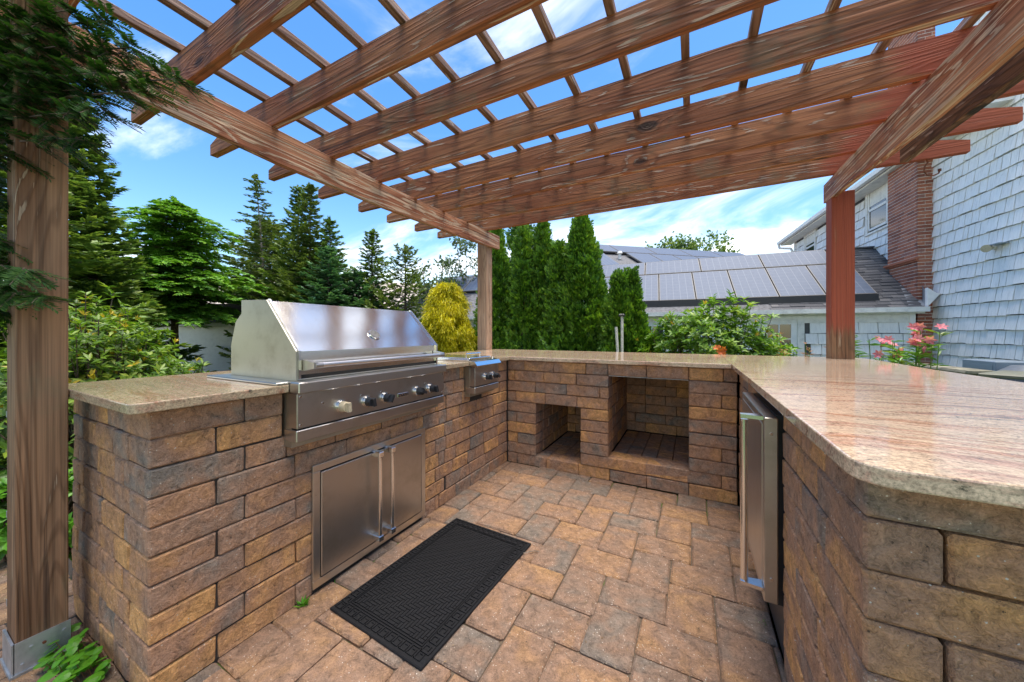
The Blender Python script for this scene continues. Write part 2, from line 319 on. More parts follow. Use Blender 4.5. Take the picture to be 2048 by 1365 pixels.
# ---------------------------------------------------------------- mesh and object helpers
def props(o, label=None, cat=None, group=None, kind=None):
    if label: o['label'] = label
    if cat: o['category'] = cat
    if group: o['group'] = group
    if kind: o['kind'] = kind
    return o
def thing(name, loc, label, cat, group=None, rz=0.0):
    o = bpy.data.objects.new(name, None); COL.objects.link(o); o.location = loc; o.rotation_euler = (0, 0, rz)
    o.empty_display_size = .1
    return props(o, label, cat, group)
def wloc(o):
    v = Vector((0, 0, 0))
    while o is not None: v += o.location; o = o.parent
    return v
class MB:
    def __init__(s): s.v = []; s.f = []
    def add(s, vs, fs):
        n = len(s.v); s.v += [tuple(p) for p in vs]; s.f += [tuple(i+n for i in f) for f in fs]; return s
    def box(s, x0, x1, y0, y1, z0, z1):
        return s.add([(x0,y0,z0),(x1,y0,z0),(x1,y1,z0),(x0,y1,z0),(x0,y0,z1),(x1,y0,z1),(x1,y1,z1),(x0,y1,z1)],
                     [(0,3,2,1),(4,5,6,7),(0,1,5,4),(1,2,6,5),(2,3,7,6),(3,0,4,7)])
    def cbox(s, x0, x1, y0, y1, z0, z1, c=.003, j=0.0):
        bm = bmesh.new(); bmesh.ops.create_cube(bm, size=1.0)
        for q in bm.verts: q.co = Vector(((x0+x1)/2+q.co.x*(x1-x0), (y0+y1)/2+q.co.y*(y1-y0), (z0+z1)/2+q.co.z*(z1-z0)))
        bmesh.ops.bevel(bm, geom=bm.edges[:], offset=min(c, .45*min(x1-x0, y1-y0, z1-z0)), segments=1, profile=.5, affect='EDGES')
        if j:
            for q in bm.verts: q.co += Vector((R.uniform(-j, j), R.uniform(-j, j), R.uniform(-j, j)))
        bm.verts.index_update()
        s.add([q.co for q in bm.verts], [[q.index for q in f.verts] for f in bm.faces]); bm.free(); return s
    def prism(s, poly, axis, a0, a1):
        """poly of 2-D points extruded along axis (0: points are y,z; 1: x,z; 2: x,y)"""
        n = len(poly)
        def P(p, a): return (a, p[0], p[1]) if axis == 0 else (p[0], a, p[1]) if axis == 1 else (p[0], p[1], a)
        vs = [P(p, a0) for p in poly] + [P(p, a1) for p in poly]
        return s.add(vs, [tuple(range(n))[::-1], tuple(range(n, 2*n))] + [(i, (i+1) % n, n+(i+1) % n, n+i) for i in range(n)])
    def cyl(s, p0, p1, r0, r1=None, n=12, cap=True):
        r1 = r0 if r1 is None else r1; p0 = Vector(p0); p1 = Vector(p1); d = (p1-p0).normalized()
        a = d.orthogonal().normalized(); b = d.cross(a); vs = []
        for p, r in ((p0, r0), (p1, r1)):
            for i in range(n): t = 2*math.pi*i/n; vs.append(p+(a*math.cos(t)+b*math.sin(t))*r)
        fs = [(i, (i+1) % n, n+(i+1) % n, n+i) for i in range(n)]
        if cap: fs += [tuple(range(n))[::-1], tuple(range(n, 2*n))]
        return s.add(vs, fs)
    def tube(s, pts, r, n=8, rend=None):
        pts = [Vector(p) for p in pts]; k = len(pts)
        for i in range(k-1):
            ra = r+((rend-r)*i/(k-1) if rend is not None else 0); rb = r+((rend-r)*(i+1)/(k-1) if rend is not None else 0)
            s.cyl(pts[i], pts[i+1], ra, rb, n, True)
        return s
    def obj(s, name, mat, parent=None, local=False, loc=None, smooth=False, bevel=0.0):
        """vertices are in world coordinates unless local; the mesh is put relative to its parent"""
        me = bpy.data.meshes.new(name)
        off = Vector((0, 0, 0)) if (local or parent is None) else wloc(parent)
        base = Vector(loc) if loc is not None else Vector((0, 0, 0))
        me.from_pydata([Vector(p)-off-base for p in s.v] if not local else [Vector(p) for p in s.v], [], s.f)
        bm = bmesh.new(); bm.from_mesh(me); bmesh.ops.recalc_face_normals(bm, faces=bm.faces[:])
        if bevel: bmesh.ops.bevel(bm, geom=[e for e in bm.edges if e.calc_face_angle(0) > .6], offset=bevel, segments=2, profile=.5, affect='EDGES')
        bm.to_mesh(me); bm.free()
        me.materials.append(M[mat])
        if smooth:
            for p in me.polygons: p.use_smooth = True
            try: me.set_sharp_from_angle(angle=rad(35))
            except Exception: pass
        o = bpy.data.objects.new(name, me); COL.objects.link(o); o.parent = parent; o.location = base
        if mat in ('rafter','beam','slat','post','post_pale','rotten'): o['paint_x'] = 100.0
        return o
def tri_obj(name, V, F, mat, parent=None, smooth=False):
    me = bpy.data.meshes.new(name); V = np.asarray(V, dtype=np.float32); F = np.asarray(F, dtype=np.int32)
    if parent is not None: V = V - np.array(wloc(parent), dtype=np.float32)
    k = F.shape[1]
    me.vertices.add(len(V)); me.vertices.foreach_set('co', V.ravel())
    me.loops.add(F.size); me.loops.foreach_set('vertex_index', F.ravel())
    me.polygons.add(len(F)); me.polygons.foreach_set('loop_start', np.arange(0, F.size, k, dtype=np.int32))
    try: me.polygons.foreach_set('loop_total', np.full(len(F), k, dtype=np.int32))
    except Exception: pass
    me.update(calc_edges=True); me.materials.append(M[mat])
    o = bpy.data.objects.new(name, me); COL.objects.link(o); o.parent = parent
    return o
_cache = {}
def block(name, parent, cx, cy, cz, lx, ly, lz, mat, ch=.006, j=.0015, rz=0.0, tilt=0.0):
    """one brick or paver: a chamfered uneven block whose mesh is shared by alike pieces"""
    key = (round(lx, 2 if lx > .05 else 3), round(ly, 2 if ly > .05 else 3), round(lz, 3), mat, ch, R.randrange(3))
    kx, ky = max(key[0], .02), max(key[1], .02)
    me = _cache.get(key)
    if me is None:
        b = MB().cbox(-kx/2, kx/2, -ky/2, ky/2, -lz/2, lz/2, ch, j)
        me = bpy.data.meshes.new(name); me.from_pydata(b.v, [], b.f); me.materials.append(M[mat]); _cache[key] = me
    o = bpy.data.objects.new(name, me); COL.objects.link(o); o.parent = parent
    o.scale = (lx/kx, ly/ky, 1); o.location = Vector((cx, cy, cz))-wloc(parent)
    o.rotation_euler = (R.uniform(-tilt, tilt), R.uniform(-tilt, tilt), rz)
    return o
def board(name, parent, p0, p1, wy, hz, mat, ch=.003, paint=100.0, poly=None, roll=0.0):
    """a board whose local X runs from p0 to p1; wy wide, hz high (about its centre line)"""
    p0, p1 = Vector(p0), Vector(p1); L = (p1-p0).length; c = (p0+p1)/2; d = (p1-p0).normalized()
    b = MB()
    if poly: b.prism([(x-L/2, z-hz/2) for x, z in poly], 1, -wy/2, wy/2)
    else: b.cbox(-L/2, L/2, -wy/2, wy/2, -hz/2, hz/2, ch, 0)
    o = b.obj(name, mat, None, local=True); o.parent = parent
    o.location = c-(wloc(parent) if parent else Vector((0, 0, 0)))
    if abs(d.z) > .9: o.rotation_euler = (0, -math.pi/2, 0)
    else: o.rotation_euler = (roll, -math.atan2(d.z, math.hypot(d.x, d.y)), math.atan2(d.y, d.x))
    o['paint_x'] = float(paint); return o

# ---------------------------------------------------------------- ground
def terrain():
    xs = np.concatenate([np.linspace(-60, -3, 16), np.linspace(-2.4, 7, 22), np.linspace(9, 60, 12)]); ys = np.concatenate([np.linspace(-40, -4, 8), np.linspace(-3.5, 8, 26), np.linspace(10, 90, 14)])
    V = []; F = []
    for j, y in enumerate(ys):
        for i, x in enumerate(xs):
            t = min(1, max(0, (y-1.6)/2.5)); t2 = min(1, max(0, (-1.6-x)/4))
            z = -.115-.75*(t*t*(3-2*t))*(1-.0*t2)
            V.append((x, y, z+.02*math.sin(x*2.3+y*1.7)*t))
    n = len(xs)
    for j in range(len(ys)-1):
        for i in range(n-1): a = j*n+i; F.append((a, a+1, a+n+1, a+n))
    b = MB(); b.v = V; b.f = F; o = b.obj('lawn', 'lawn'); props(o, kind='structure')
terrain()

# patio: bedding sheet with herringbone of 3:2 tumbled pavers
patio = MB().box(0.0, 1.69, -3.3, 0.0, -.07, -.009).obj('patio', 'sand'); props(patio, kind='structure')
u_ = .0857
def clip(lo, hi, a, b): return max(lo, a), min(hi, b)
for i in range(-22, 24):
    for j in range(-12, 14):
        for kind_ in (0, 1):
            ox = .90+(2*i+5*j)*u_; oy = -1.03+(-2*i+j)*u_
            if kind_ == 0: x0, x1, y0, y1 = ox, ox+3*u_, oy, oy+2*u_
            else: x0, x1, y0, y1 = ox, ox+2*u_, oy-3*u_, oy
            x0, x1 = clip(-.012 if y1 > -2.2 else -.002, 1.695, x0, x1); y0, y1 = clip(-3.2, .012, y0, y1)
            if x1-x0 < .022 or y1-y0 < .022: continue
            gp = .0038
            block('paver', patio, (x0+x1)/2+R.uniform(-.001, .001), (y0+y1)/2+R.uniform(-.001, .001), -.027+R.uniform(-.002, .002), x1-x0-gp, y1-y0-gp, .06, 'paver', .0075, .0024, R.uniform(-.006, .006), .005)
# lower walk outside the end of the left counter: long pavers laid in rows towards the back
walk = MB().box(-2.2, -.0, -3.6, -2.13, -.14, -.008).obj('side_path', 'mortar'); props(walk, kind='structure')
for r in range(12):
    x = -2.205+r*.185; y = -3.5+(r % 2)*.13
    while y < -2.2:
        l = R.choice([.27, .36, .30]); lim = -2.212 if x > -.76 else -2.16; y1 = min(y+l, lim); y1 = lim if lim-y1 < .07 else y1; l = max(l, y1-y)
        if y1-y > .04: block('paver', walk, x+.09, (y+y1)/2, -.026+R.uniform(-.003, .003), .181, y1-y-.006, .05, 'paver_out', .010, .003, R.uniform(-.01, .01), .01)
        y += l

# ---------------------------------------------------------------- brick counters
CH = .0875
def fill(s0, s1, r, seq):
    out = []; s = s0; i = 0
    while s < s1-1e-4:
        l = seq[i % len(seq)]; i += 1
        e = s+l
        if s1-e < .07: e = s1
        out.append((s, e)); s = e
    return out
def lay(parent, p0, axis, sgn, s0, s1, rows, holes=(), depth=.10, firsts=None, seqs=None, mat='brick', joints=None):
    """courses of brick on a face. axis 'x' or 'y' is the running direction; the face stands at p0 and its body goes to sgn*depth across"""
    for r in rows:
        zc = (r+.5)*CH; iv = [(s0, s1)]
        for h0, h1, z0, z1 in holes:
            if z0 < zc < z1:
                nv = []
                for a, b in iv:
                    if h1 <= a or h0 >= b: nv.append((a, b)); continue
                    if h0 > a+.03: nv.append((a, h0))
                    if h1 < b-.03: nv.append((h1, b))
                iv = nv
        for a, b in iv:
            if joints and r in joints:
                js = [a]+[q for q in joints[r] if a+.03 < q < b-.03]+[b]; segs = list(zip(js[:-1], js[1:]))
            else:
                seq = list((seqs or [[.265, .265, .175], [.175, .265, .265]])[r % 2])
                if R.random() < .35: R.shuffle(seq)
                f0 = (firsts or {}).get(r % 2)
                if f0 and abs(a-s0) < 1e-6: segs = [(a, min(a+f0, b))]+fill(a+f0, b, r, seq)
                else: segs = fill(a, b, r, seq)
            for q0, q1 in segs:
                if q1-q0 < .02: continue
                out = R.uniform(-.0025, .0025); c = (q0+q1)/2; l = q1-q0-.0032; d = p0-sgn*out*1.0+sgn*depth/2
                ch, jt = .0052, .0019
                if axis == 'x': block('brick', parent, c, d, zc, l, depth, CH-.0034, mat, ch, jt, R.uniform(-.004, .004), .003)
                else: block('brick', parent, d, c, zc, depth, l, CH-.0034, mat, ch, jt, R.uniform(-.004, .004), .003)
def rounded(poly, rs, n=5):
    """poly with the given corners (index -> radius) rounded"""
    out = []; k = len(poly)
    for i, p in enumerate(poly):
        if i not in rs: out.append(p); continue
        p = Vector(p); a = Vector(poly[i-1]); b = Vector(poly[(i+1) % k]); r = rs[i]
        pa = p+(a-p).normalized()*r; pb = p+(b-p).normalized()*r
        for q in range(n+1): t = q/n; out.append(tuple(pa*(1-t)**2+p*2*t*(1-t)+pb*t*t))
    return out
def slab(parent, poly, z0, z1, mat):
    b = MB().prism(poly, 2, z0, z1)
    return b.obj('granite_top', mat, parent, bevel=.0035)

# grill run (left)
left = thing('brick_counter', (-.38, -1.1, 0), 'brown brick counter run that holds the big steel grill', 'counter', 'brick counter runs of the outdoor kitchen')
GR = (-1.845, -.965); BU = (-.632, -.300); DR = (-1.700, -1.085)
lholes = [(GR[0], GR[1], .66, 1), (BU[0], BU[1], .69, 1), (-1.725, -1.06, .04, .54), (-.56, -.40, .60, .69)]
lj = {9: [-1.976, -1.845], 8: [-2.058, -1.84], 7: [-1.976, -1.83, -1.62, -1.36, -1.1, -.94], 6: [-2.058, -1.80, -1.56, -1.30, -1.05, -.83]}
for r in range(6): lj[r] = [-2.225+(.250 if r % 2 else .168)+.262*k for k in range(9) if -2.225+(.25 if r % 2 else .168)+.262*k < -1.74]+[-.94+.09*(r % 2)]
rr_ = random.Random(3)
for r in range(10):
    y = -.905+.07*(r % 3)
    while y < -.06: lj[r].append(y); y += rr_.choice([.265, .175, .265, .22])
    lj[r] = [q for q in lj[r] if q > -.97 or r in (7, 6, 8, 9) or q < -1.7]
    lj[r].sort()
for r in range(10):
    Ly, Lx = (lj[r][0]+2.225, .205 if r % 2 else .155)
    block('brick', left, -Lx/2+.0015, -2.225+Ly/2-.0015, (r+.5)*CH, Lx-.003, Ly-.003, CH-.0034, 'brick', .0052, .0019)
    lay(left, 0.0, 'y', -1, -2.225+Ly, -.004, [r], lholes, .155, joints=lj)
    lay(left, -2.225, 'x', 1, -.75, -Lx, [r], (), .10, firsts={0: .14, 1: .075}, seqs=[[.175, .14, .265], [.22, .175, .09]])
MB().box(-.745, -.150, -2.13, .0, -.06, .868).box(-.16, .0035, -.0035, .16, -.05, .868).obj('core', 'mortar', left)
MB().box(-.157, -.006, -2.068, -1.848, -.06, .868).box(-.157, -.006, -1.73, -.004, -.06, .66).box(-.157, -.006, -.955, -.64, .6, .868).box(-.157, -.006, -.295, -.004, .6, .868).obj('joint_fill', 'mortar', left)
lpoly = [(-.76, -2.275), (.045, -2.275), (.045, -1.848), (-.50, -1.848), (-.50, -.962), (.045, -.962), (.045, -.636), (-.44, -.636), (-.44, -.296), (.045, -.296), (.045, -.032), (-.76, -.032)]
slab(left, rounded(lpoly, {1: .03}), .877, .907, 'granite_green')

# niche run (back)
back = thing('brick_counter', (.84, .5, 0), 'brown brick counter run along the back with two open storage niches', 'counter', 'brick counter runs of the outdoor kitchen')
N1 = (.270, .645, CH, 6*CH); N2 = (.860, 1.395, 2*CH, 9*CH)
bj = {9: [.16, .423, .688, .855, 1.128, 1.397, 1.60], 8: [.071, .341, .612], 7: [.266, .534, .795], 6: [.085, .353, .618], 5: [.262], 4: [.092], 3: [.262], 2: [.099], 1: [.45], 0: [.092, .36, .63, .871, 1.128, 1.397]}
for r in (7, 5, 3, 1): bj[r] = bj[r]+[1.589]
lay(back, 0.0, 'x', 1, .004, 1.676, range(1, 10), [N1, N2], .16, joints=bj)
lay(back, 0.0, 'x', 1, .004, 1.676, [0], [], .16, joints=bj)
lay(back, 0.0, 'x', 1, .860, 1.395, [1], [], .16, joints={1: [1.128]})
for a, b, z0, z1, sgn in ((.115, .27, 1, 6, -1), (.645, .86, 1, 6, 1), (.86, .70, 6, 9, -1)): pass
def side(xf, sgn, r0, r1, y0=.165, y1=.84):
    lay(back, xf, 'y', sgn, y0, y1, range(r0, r1), (), .10, seqs=[[.22, .265], [.13, .265]])
side(N1[0]-.003, -1, 1, 6); side(N1[1]+.003, 1, 1, 6); side(N2[0]-.003, -1, 2, 9); side(N2[1]+.003, 1, 2, 9)
lay(back, .84, 'x', 1, .17, .75, range(1, 6), (), .08); lay(back, .84, 'x', 1, .76, 1.50, range(2, 9), (), .08)
for (a, b, zt) in ((N1[0], N1[1], N1[2]), (N2[0], N2[1], N2[2])):
    k = int((b-a)/.09)
    for i in range(k):
        for q in range(3): block('paver', back, a+(i+.5)*(b-a)/k, .165+(q+.5)*.225, zt-.034, (b-a)/k-.004, .22, .06, 'brick', .004, .001)
MB().box(.16, .75, .17, .84, 6*CH+.002, .868).box(.75, 1.50, .17, .84, 9*CH+.002, .868).box(-.0, .168, .165, .84, -.06, .868).box(.749, .756, .165, .84, -.05, .52).box(1.50, 1.68, .165, .84, -.06, .868).box(-.0, 1.68, .15, .84, -.06, .025).box(-.1, 1.9, .925, 1.0, -.6, .868).box(.006, 1.674, .012, .15, .02, .04).obj('core', 'mortar', back)
bl = MB().prism([(N1[0]-.0, 6*CH+.001), (N1[1]+.0, 6*CH+.001), (N1[1], 6*CH+.004), (N1[0], 6*CH+.004)], 1, .01, .15); bl.obj('lintel', 'galv', back)
bl = MB().box(N2[0], N2[1], .012, .15, 9*CH-.004, 9*CH-.001); bl.obj('lintel', 'galv', back)
slab(back, [(-.76, -.029), (1.640, -.029), (1.640, 1.12), (-.76, 1.12)], .877, .907, 'granite')

# bar run (right)
right = thing('brick_counter', (2.0, -.9, 0), 'brown brick bar run under the wide pink striped granite top beside the fridge', 'counter', 'brick counter runs of the outdoor kitchen')
FR = (-1.222, -.680)
for r in range(10):
    Ly, Lx = (.20, .34) if r % 2 else (.262, .098)
    block('brick', right, 1.683+Lx/2-.0015, -1.825+Ly/2-.0015, (r+.5)*CH, Lx-.003, Ly-.003, CH-.0034, 'brick', .0052, .0019)
    lay(right, 1.683, 'y', 1, -1.825+Ly, -.002, [r], [(FR[0], FR[1], -.1, .85)], .155, joints={r: [-1.825+Ly+q for q in (.19, .42)]+[-.40, -.18]})
    lay(right, -1.825, 'x', 1, 1.683+Lx, 2.45, [r], (), .12, seqs=[[.265, .265], [.265, .265]])
for r in range(10):
    pass
MB().box(1.84, 2.45, -1.70, 1.0, -.06, .868).box(1.69, 1.845, -1.70, FR[0]-.02, -.06, .868).box(1.69, 1.845, FR[1]+.01, -.01, -.06, .868).box(1.9, 2.45, -1.2, 1.0, -.7, -.05).obj('core', 'mortar', right)
rp = [(1.643, -1.93), (2.70, -1.93), (2.62, -.9), (2.585, .1), (2.63, .95), (2.60, 1.12), (1.643, 1.12)]
slab(right, rounded(rp, {0: .055}, 7), .877, .907, 'granite')

# ---------------------------------------------------------------- built-in grill
gl = thing('built_in_grill', (-.2, -1.4, .88), 'large stainless steel gas grill with closed hood set into the counter', 'grill')
prof = [(.050, .918), (.050, 1.034), (-.158, 1.245), (-.355, 1.252), (-.355, 1.192), (-.405, 1.155), (-.445, 1.05), (-.445, .918)]
y0, y1 = -1.822, -.985
h = MB()
h.prism([(.047, .92), (.047, 1.033), (-.160, 1.242), (-.353, 1.249), (-.353, 1.190), (-.403, 1.153), (-.443, 1.05), (-.443, .92)], 1, y0+.004, y1-.004)
h.obj('hood', 'steel_hood', gl)
MB().prism(prof, 1, y0-.004, y0+.003).obj('hood_side', 'steel_side', gl)
MB().prism(prof, 1, y1-.003, y1+.004).obj('hood_side', 'steel_side', gl)
for yy in (y0+.004, y1-.014):
    MB().prism([(.054, .92), (.054, 1.036), (-.158, 1.250), (-.163, 1.244), (.046, 1.031), (.046, .92)], 1, yy, yy+.010).obj('hood_trim', 'chrome', gl)
MB().box(.0465, .0495, y0+.016, y1-.016, .925, .940).obj('seam', 'dark', gl)
hd = MB().cyl((.115, -1.775, .979), (.115, -1.030, .979), .0105, n=16).obj('hood_handle', 'steel_bar', gl, smooth=True)
for yy, s_ in ((-1.80, 1), (-1.022, -1)):
    MB().prism([(.0505, .955), (.0505, 1.0), (.123, .990), (.123, .968)], 1, yy, yy+.018).cyl((.115, yy+.009, .979), (.115, yy+.009+s_*.03, .979), .0115, n=12).obj('handle_mount', 'steel', hd)
# thermometer on the sloping face
nrm = Vector((.211, 0, .208)).normalized(); gc = Vector((-.015, -1.395, 1.098))
th = MB().cyl(gc, gc+nrm*.006, .033, .031, 24).obj('thermometer', 'chrome', gl, smooth=True)
MB().cyl(gc+nrm*.006, gc+nrm*.0068, .026, .026, 24).obj('dial', 'alu', th)
tk = MB()
for i in range(9):
    a = rad(-130+i*32); e = Vector((0, math.sin(a), 0))+nrm.cross(Vector((0, 1, 0)))*math.cos(a)
    tk.cyl(gc+nrm*.0070+e*.018, gc+nrm*.0070+e*.023, .0010, n=4)
tk.cyl(gc+nrm*.0073, gc+nrm*.0073+Vector((0, .012, 0))+nrm.cross(Vector((0, 1, 0)))*.012, .0011, n=4).obj('dial_marks', 'black', th)
# firebox flange on the granite and liner
MB().cbox(-.50, .043, -1.895, -1.8485, .9075, .918, .003).box(-.50, .04, -1.8485, -1.826, .885, .916).obj('flange', 'steel', gl)
MB().cbox(-.50, .043, -.9615, -.935, .9075, .915, .003).box(-.50, .04, -.983, -.9615, .885, .914).obj('flange', 'steel', gl)
MB().box(-.495, .045, -1.84, -.97, .66, .917).obj('firebox', 'steel_side', gl)
px_ = .086
MB().cbox(.046, .106, GR[0]-.003, GR[1]+.003, .874, .917, .004).obj('top_rail', 'steel', gl)
pn = MB().cbox(.03, px_, GR[0]+.002, GR[1]-.002, .738, .873, .002).obj('control_panel', 'steel_panel', gl)
MB().box(.01, px_-.006, GR[0]+.006, GR[1]-.006, .728, .739).obj('shadow_gap', 'dark', gl)
MB().cbox(.004, px_, GR[0]-.0, GR[1]+.0, .686, .731, .003).obj('lower_rail', 'steel', gl)
def knob(par, x, y, z, r, mat='black', grip=0.0):
    bz = MB().cyl((x, y, z), (x+.010, y, z), r*1.32, r*1.22, 24).cyl((x+.010, y, z), (x+.014, y, z), r*1.16, r*1.1, 24).obj('bezel', 'chrome', par, smooth=True)
    k = MB().cyl((x+.0135, y, z), (x+.040, y, z), r, r*.90, 24)
    c, s = math.cos(grip), math.sin(grip); w, hh = r*.34, r*.86
    q = [(-w, -hh), (w, -hh), (w, hh), (-w, hh)]
    k.prism([(y+a*c-b*s, z+a*s+b*c) for a, b in q], 0, x+.0395, x+.056)
    k.obj('knob', mat, bz, smooth=True); return bz
knob(pn, px_, -1.655, .792, .0225, 'tan_knob', .1)
for y, gp in ((-1.525, .2), (-1.418, -.5), (-1.195, 1.2), (-1.090, .3)): knob(pn, px_, y, .790, .021, 'black', gp)
bd = MB().cbox(px_, px_+.004, -1.338, -1.262, .776, .796, .002).obj('badge', 'chrome', pn)
lt = MB()
lt.box(px_+.004, px_+.0045, -1.334, -1.266, .779, .793); lt.obj('badge_plate', 'black', bd)
lt = MB()
for i in range(4): lt.box(px_+.0045, px_+.0052, -1.328+i*.016, -1.319+i*.016, .783, .789)
lt.obj('badge_marks', 'chrome', bd)
mk = MB()
for y in (-1.74, -1.50-.055, -1.44, -1.13): mk.cyl((px_, y, .822), (px_+.003, y, .822), .004, n=8)
for y, z in ((-1.83, .86), (-1.83, .752), (-.98, .86), (-.98, .752)): mk.cyl((px_-.001, y+.0, z), (px_+.003, y, z), .0045, n=8)
mk.obj('screw', 'chrome', pn)

# double access doors below
ad = thing('access_doors', (0, -1.39, .05), 'pair of stainless steel cabinet doors with tall bar handles below the grill', 'cabinet doors')
fy0, fy1, fz0, fz1 = -1.735, -1.048, .028, .548
fr = MB()
fr.box(.002, .014, fy0, fy1, fz0, fz0+.034).box(.002, .014, fy0, fy1, fz1-.030, fz1).box(.002, .014, fy0, fy0+.033, fz0+.034, fz1-.03).box(.002, .014, fy1-.033, fy1, fz0+.034, fz1-.03)
fr.obj('door_frame', 'steel', ad, bevel=.002)
MB().box(-.05, .001, fy0+.03, fy1-.03, fz0+.03, fz1-.026).obj('cabinet', 'dark', ad)
ym = (fy0+fy1)/2
for a, b, hy in ((fy0+.0365, ym-.0015, ym-.034), (ym+.0015, fy1-.0365, ym+.044)):
    d_ = MB().cbox(.003, .017, a, b, fz0+.038, fz1-.036, .0025).obj('door', 'steel_panel', ad)
    hdl = MB().cyl((.062, hy, .115), (.062, hy, .495), .0095, n=14).obj('handle', 'chrome', d_, smooth=True)
    for zz in (.100, .510): MB().cbox(.0172, .074, hy-.014, hy+.014, zz-.014, zz+.014, .003).obj('handle_mount', 'chrome', hdl)

# side burner
sb = thing('side_burner', (-.2, -.466, .88), 'small stainless steel side burner with flat lid and two black knobs', 'side burner')
MB().box(-.436, .044, BU[0]+.002, BU[1]-.002, .66, .905).obj('burner_box', 'steel_side', sb)
MB().prism([(.044, .880), (.044, .912), (.088, .906), (.108, .880), (.104, .868), (.06, .868)], 1, BU[0]-.002, BU[1]+.002).obj('top_rail', 'chrome', sb)
sp = MB().cbox(.03, px_, BU[0]+.004, BU[1]-.004, .733, .867, .002).obj('control_panel', 'steel_panel', sb)
MB().cbox(.01, px_+.002, BU[0], BU[1], .684, .727, .003).obj('lower_rail', 'steel', sb)
MB().box(.01, px_-.008, BU[0]+.005, BU[1]-.005, .7265, .7335).obj('shadow_gap', 'dark', sb)
for y, gp in ((-.492, .2), (-.385, .9)): knob(sp, px_, y, .790, .021, 'black', gp)
rim = MB(); rim.cbox(-.445, .04, BU[0]-.012, BU[0]+.012, .9075, .920, .002).cbox(-.445, .04, BU[1]-.012, BU[1]+.012, .9075, .920, .002).cbox(-.445, -.42, BU[0]+.012, BU[1]-.012, .9075, .920, .002)
rim.obj('rim', 'chrome', sb)
lid = MB().cbox(-.405, .028, BU[0]+.02, BU[1]-.02, .908, .930, .004).obj('lid', 'steel_hood', sb)
MB().cyl((-.02, BU[0]+.05, .958), (-.02, BU[1]-.10, .958), .005, n=8).cyl((-.02, BU[0]+.05, .93), (-.02, BU[0]+.05, .958), .005, n=8).cyl((-.02, BU[1]-.10, .93), (-.02, BU[1]-.10, .958), .005, n=8).obj('lid_handle', 'chrome', lid)

# fridge in the bar run
fg = thing('outdoor_fridge', (1.75, -.95, 0), 'stainless steel under-counter fridge with tall tube handle in the bar run', 'fridge')
MB().box(1.692, 2.2, FR[0]+.012, FR[1]-.012, .02, .835).obj('cabinet', 'black', fg)
dr = MB().cbox(1.630, 1.668, -1.236, -.672, .220, .828, .003).obj('door', 'steel_panel', fg)
MB().box(1.668, 1.692, -1.20, -.70, .20, .83).obj('door_seal', 'black', dr)
MB().box(1.6285, 1.6300, -1.205, -.700, .25, .80).obj('door_skin', 'steel', dr)
MB().cyl((1.65, -1.2362, .775), (1.65, -1.2385, .775), .005, n=8).cyl((1.65, -1.2362, .30), (1.65, -1.2385, .30), .005, n=8).obj('screw', 'chrome', dr)
fh = MB().cyl((1.578, -1.215, .262), (1.578, -1.215, .812), .0115, n=16).obj('handle', 'chrome', dr, smooth=True)
for z in (.818, .252): MB().prism([(1.6285, -1.236), (1.566, -1.228), (1.566, -1.202), (1.6285, -1.190)], 2, z, z+.012).obj('handle_bracket', 'chrome', fh)
MB().box(1.70, 1.712, -1.19, -.71, .02, .20).obj('kick_plate', 'steel_panel', fg)
kv = MB()
for i in range(6): kv.box(1.697, 1.700, -1.15, -.75, .05+i*.022, .06+i*.022)
kv.obj('kick_vent', 'dark', fg)

# ---------------------------------------------------------------- floor mat
mt = thing('door_mat', (.41, -1.37, 0), 'black rubber mat with woven relief and key border on the pavers', 'mat')
mt.rotation_euler = (0, 0, 0)
q = [(.140, -1.000), (.632, -.965), (.680, -1.742), (.182, -1.766)]
cxm, cym = .4085, -1.368; am = rad(-3.4+.6)
b = MB().cbox(-.250, .250, -.392, .392, .0035, .0125, .003)
rel = MB()
def rbox(x0, x1, y0, y1, hgt=.0165): rel.box(x0, x1, y0, y1, .0125, hgt)
s_ = .0135
for i in range(-30, 31):
    for j in range(-60, 61):
        cx = (j+4*i)*s_; cy = (j)*s_
        # horizontal bar 3 long and the upright bar 3 long that meets its end: a herringbone weave
        for (x0, x1, yy0, yy1) in ((cx, cx+3*s_, cy, cy+s_), (cx+3*s_, cx+4*s_, cy-2*s_+s_, cy+2*s_)) if (j % 1 == 0) else ():
            pass
def weave():
    # classic herringbone of 1:3 strips turned 45 degrees to none: rows step by one strip
    for a in range(-60, 61):
        for b2 in range(-30, 31):
            x = (a+3*b2)*s_; y = (a-3*b2)*s_
            yield x, x+3*s_, y, y+s_
            yield x, x+s_, y+s_, y+4*s_
for (x0, x1, yy0, yy1) in weave():
    x0 = max(x0+.0014, -.188); x1 = min(x1-.0014, .188); yy0 = max(yy0+.0014, -.324); yy1 = min(yy1-.0014, .324)
    if x1-x0 < .006 or yy1-yy0 < .006: continue
    rbox(x0, x1, yy0, yy1)
for sx in (-1, 1): rbox(min(sx*.193, sx*.196), max(sx*.193, sx*.196), -.330, .330)
for sy in (-1, 1): rbox(-.196, .196, min(sy*.330, sy*.333), max(sy*.330, sy*.333))
def key(cx, cy, hz):
    g_ = .0032
    for (a, b2, c, d) in ((-.019, .019, .015, .019), (-.019, -.015, -.019, .015), (-.019, .011, -.019, -.015), (.007, .011, -.015, .007), (-.007, .007, .003, .007)):
        if hz: rbox(cx+a, cx+b2, cy+c, cy+d)
        else: rbox(cx+c, cx+d, cy+a, cy+b2)
for i in range(-6, 7):
    for sy in (-1, 1): key(i*.036, sy*.358, True)
for i in range(-8, 9):
    for sx in (-1, 1): key(sx*.220, i*.041, False)
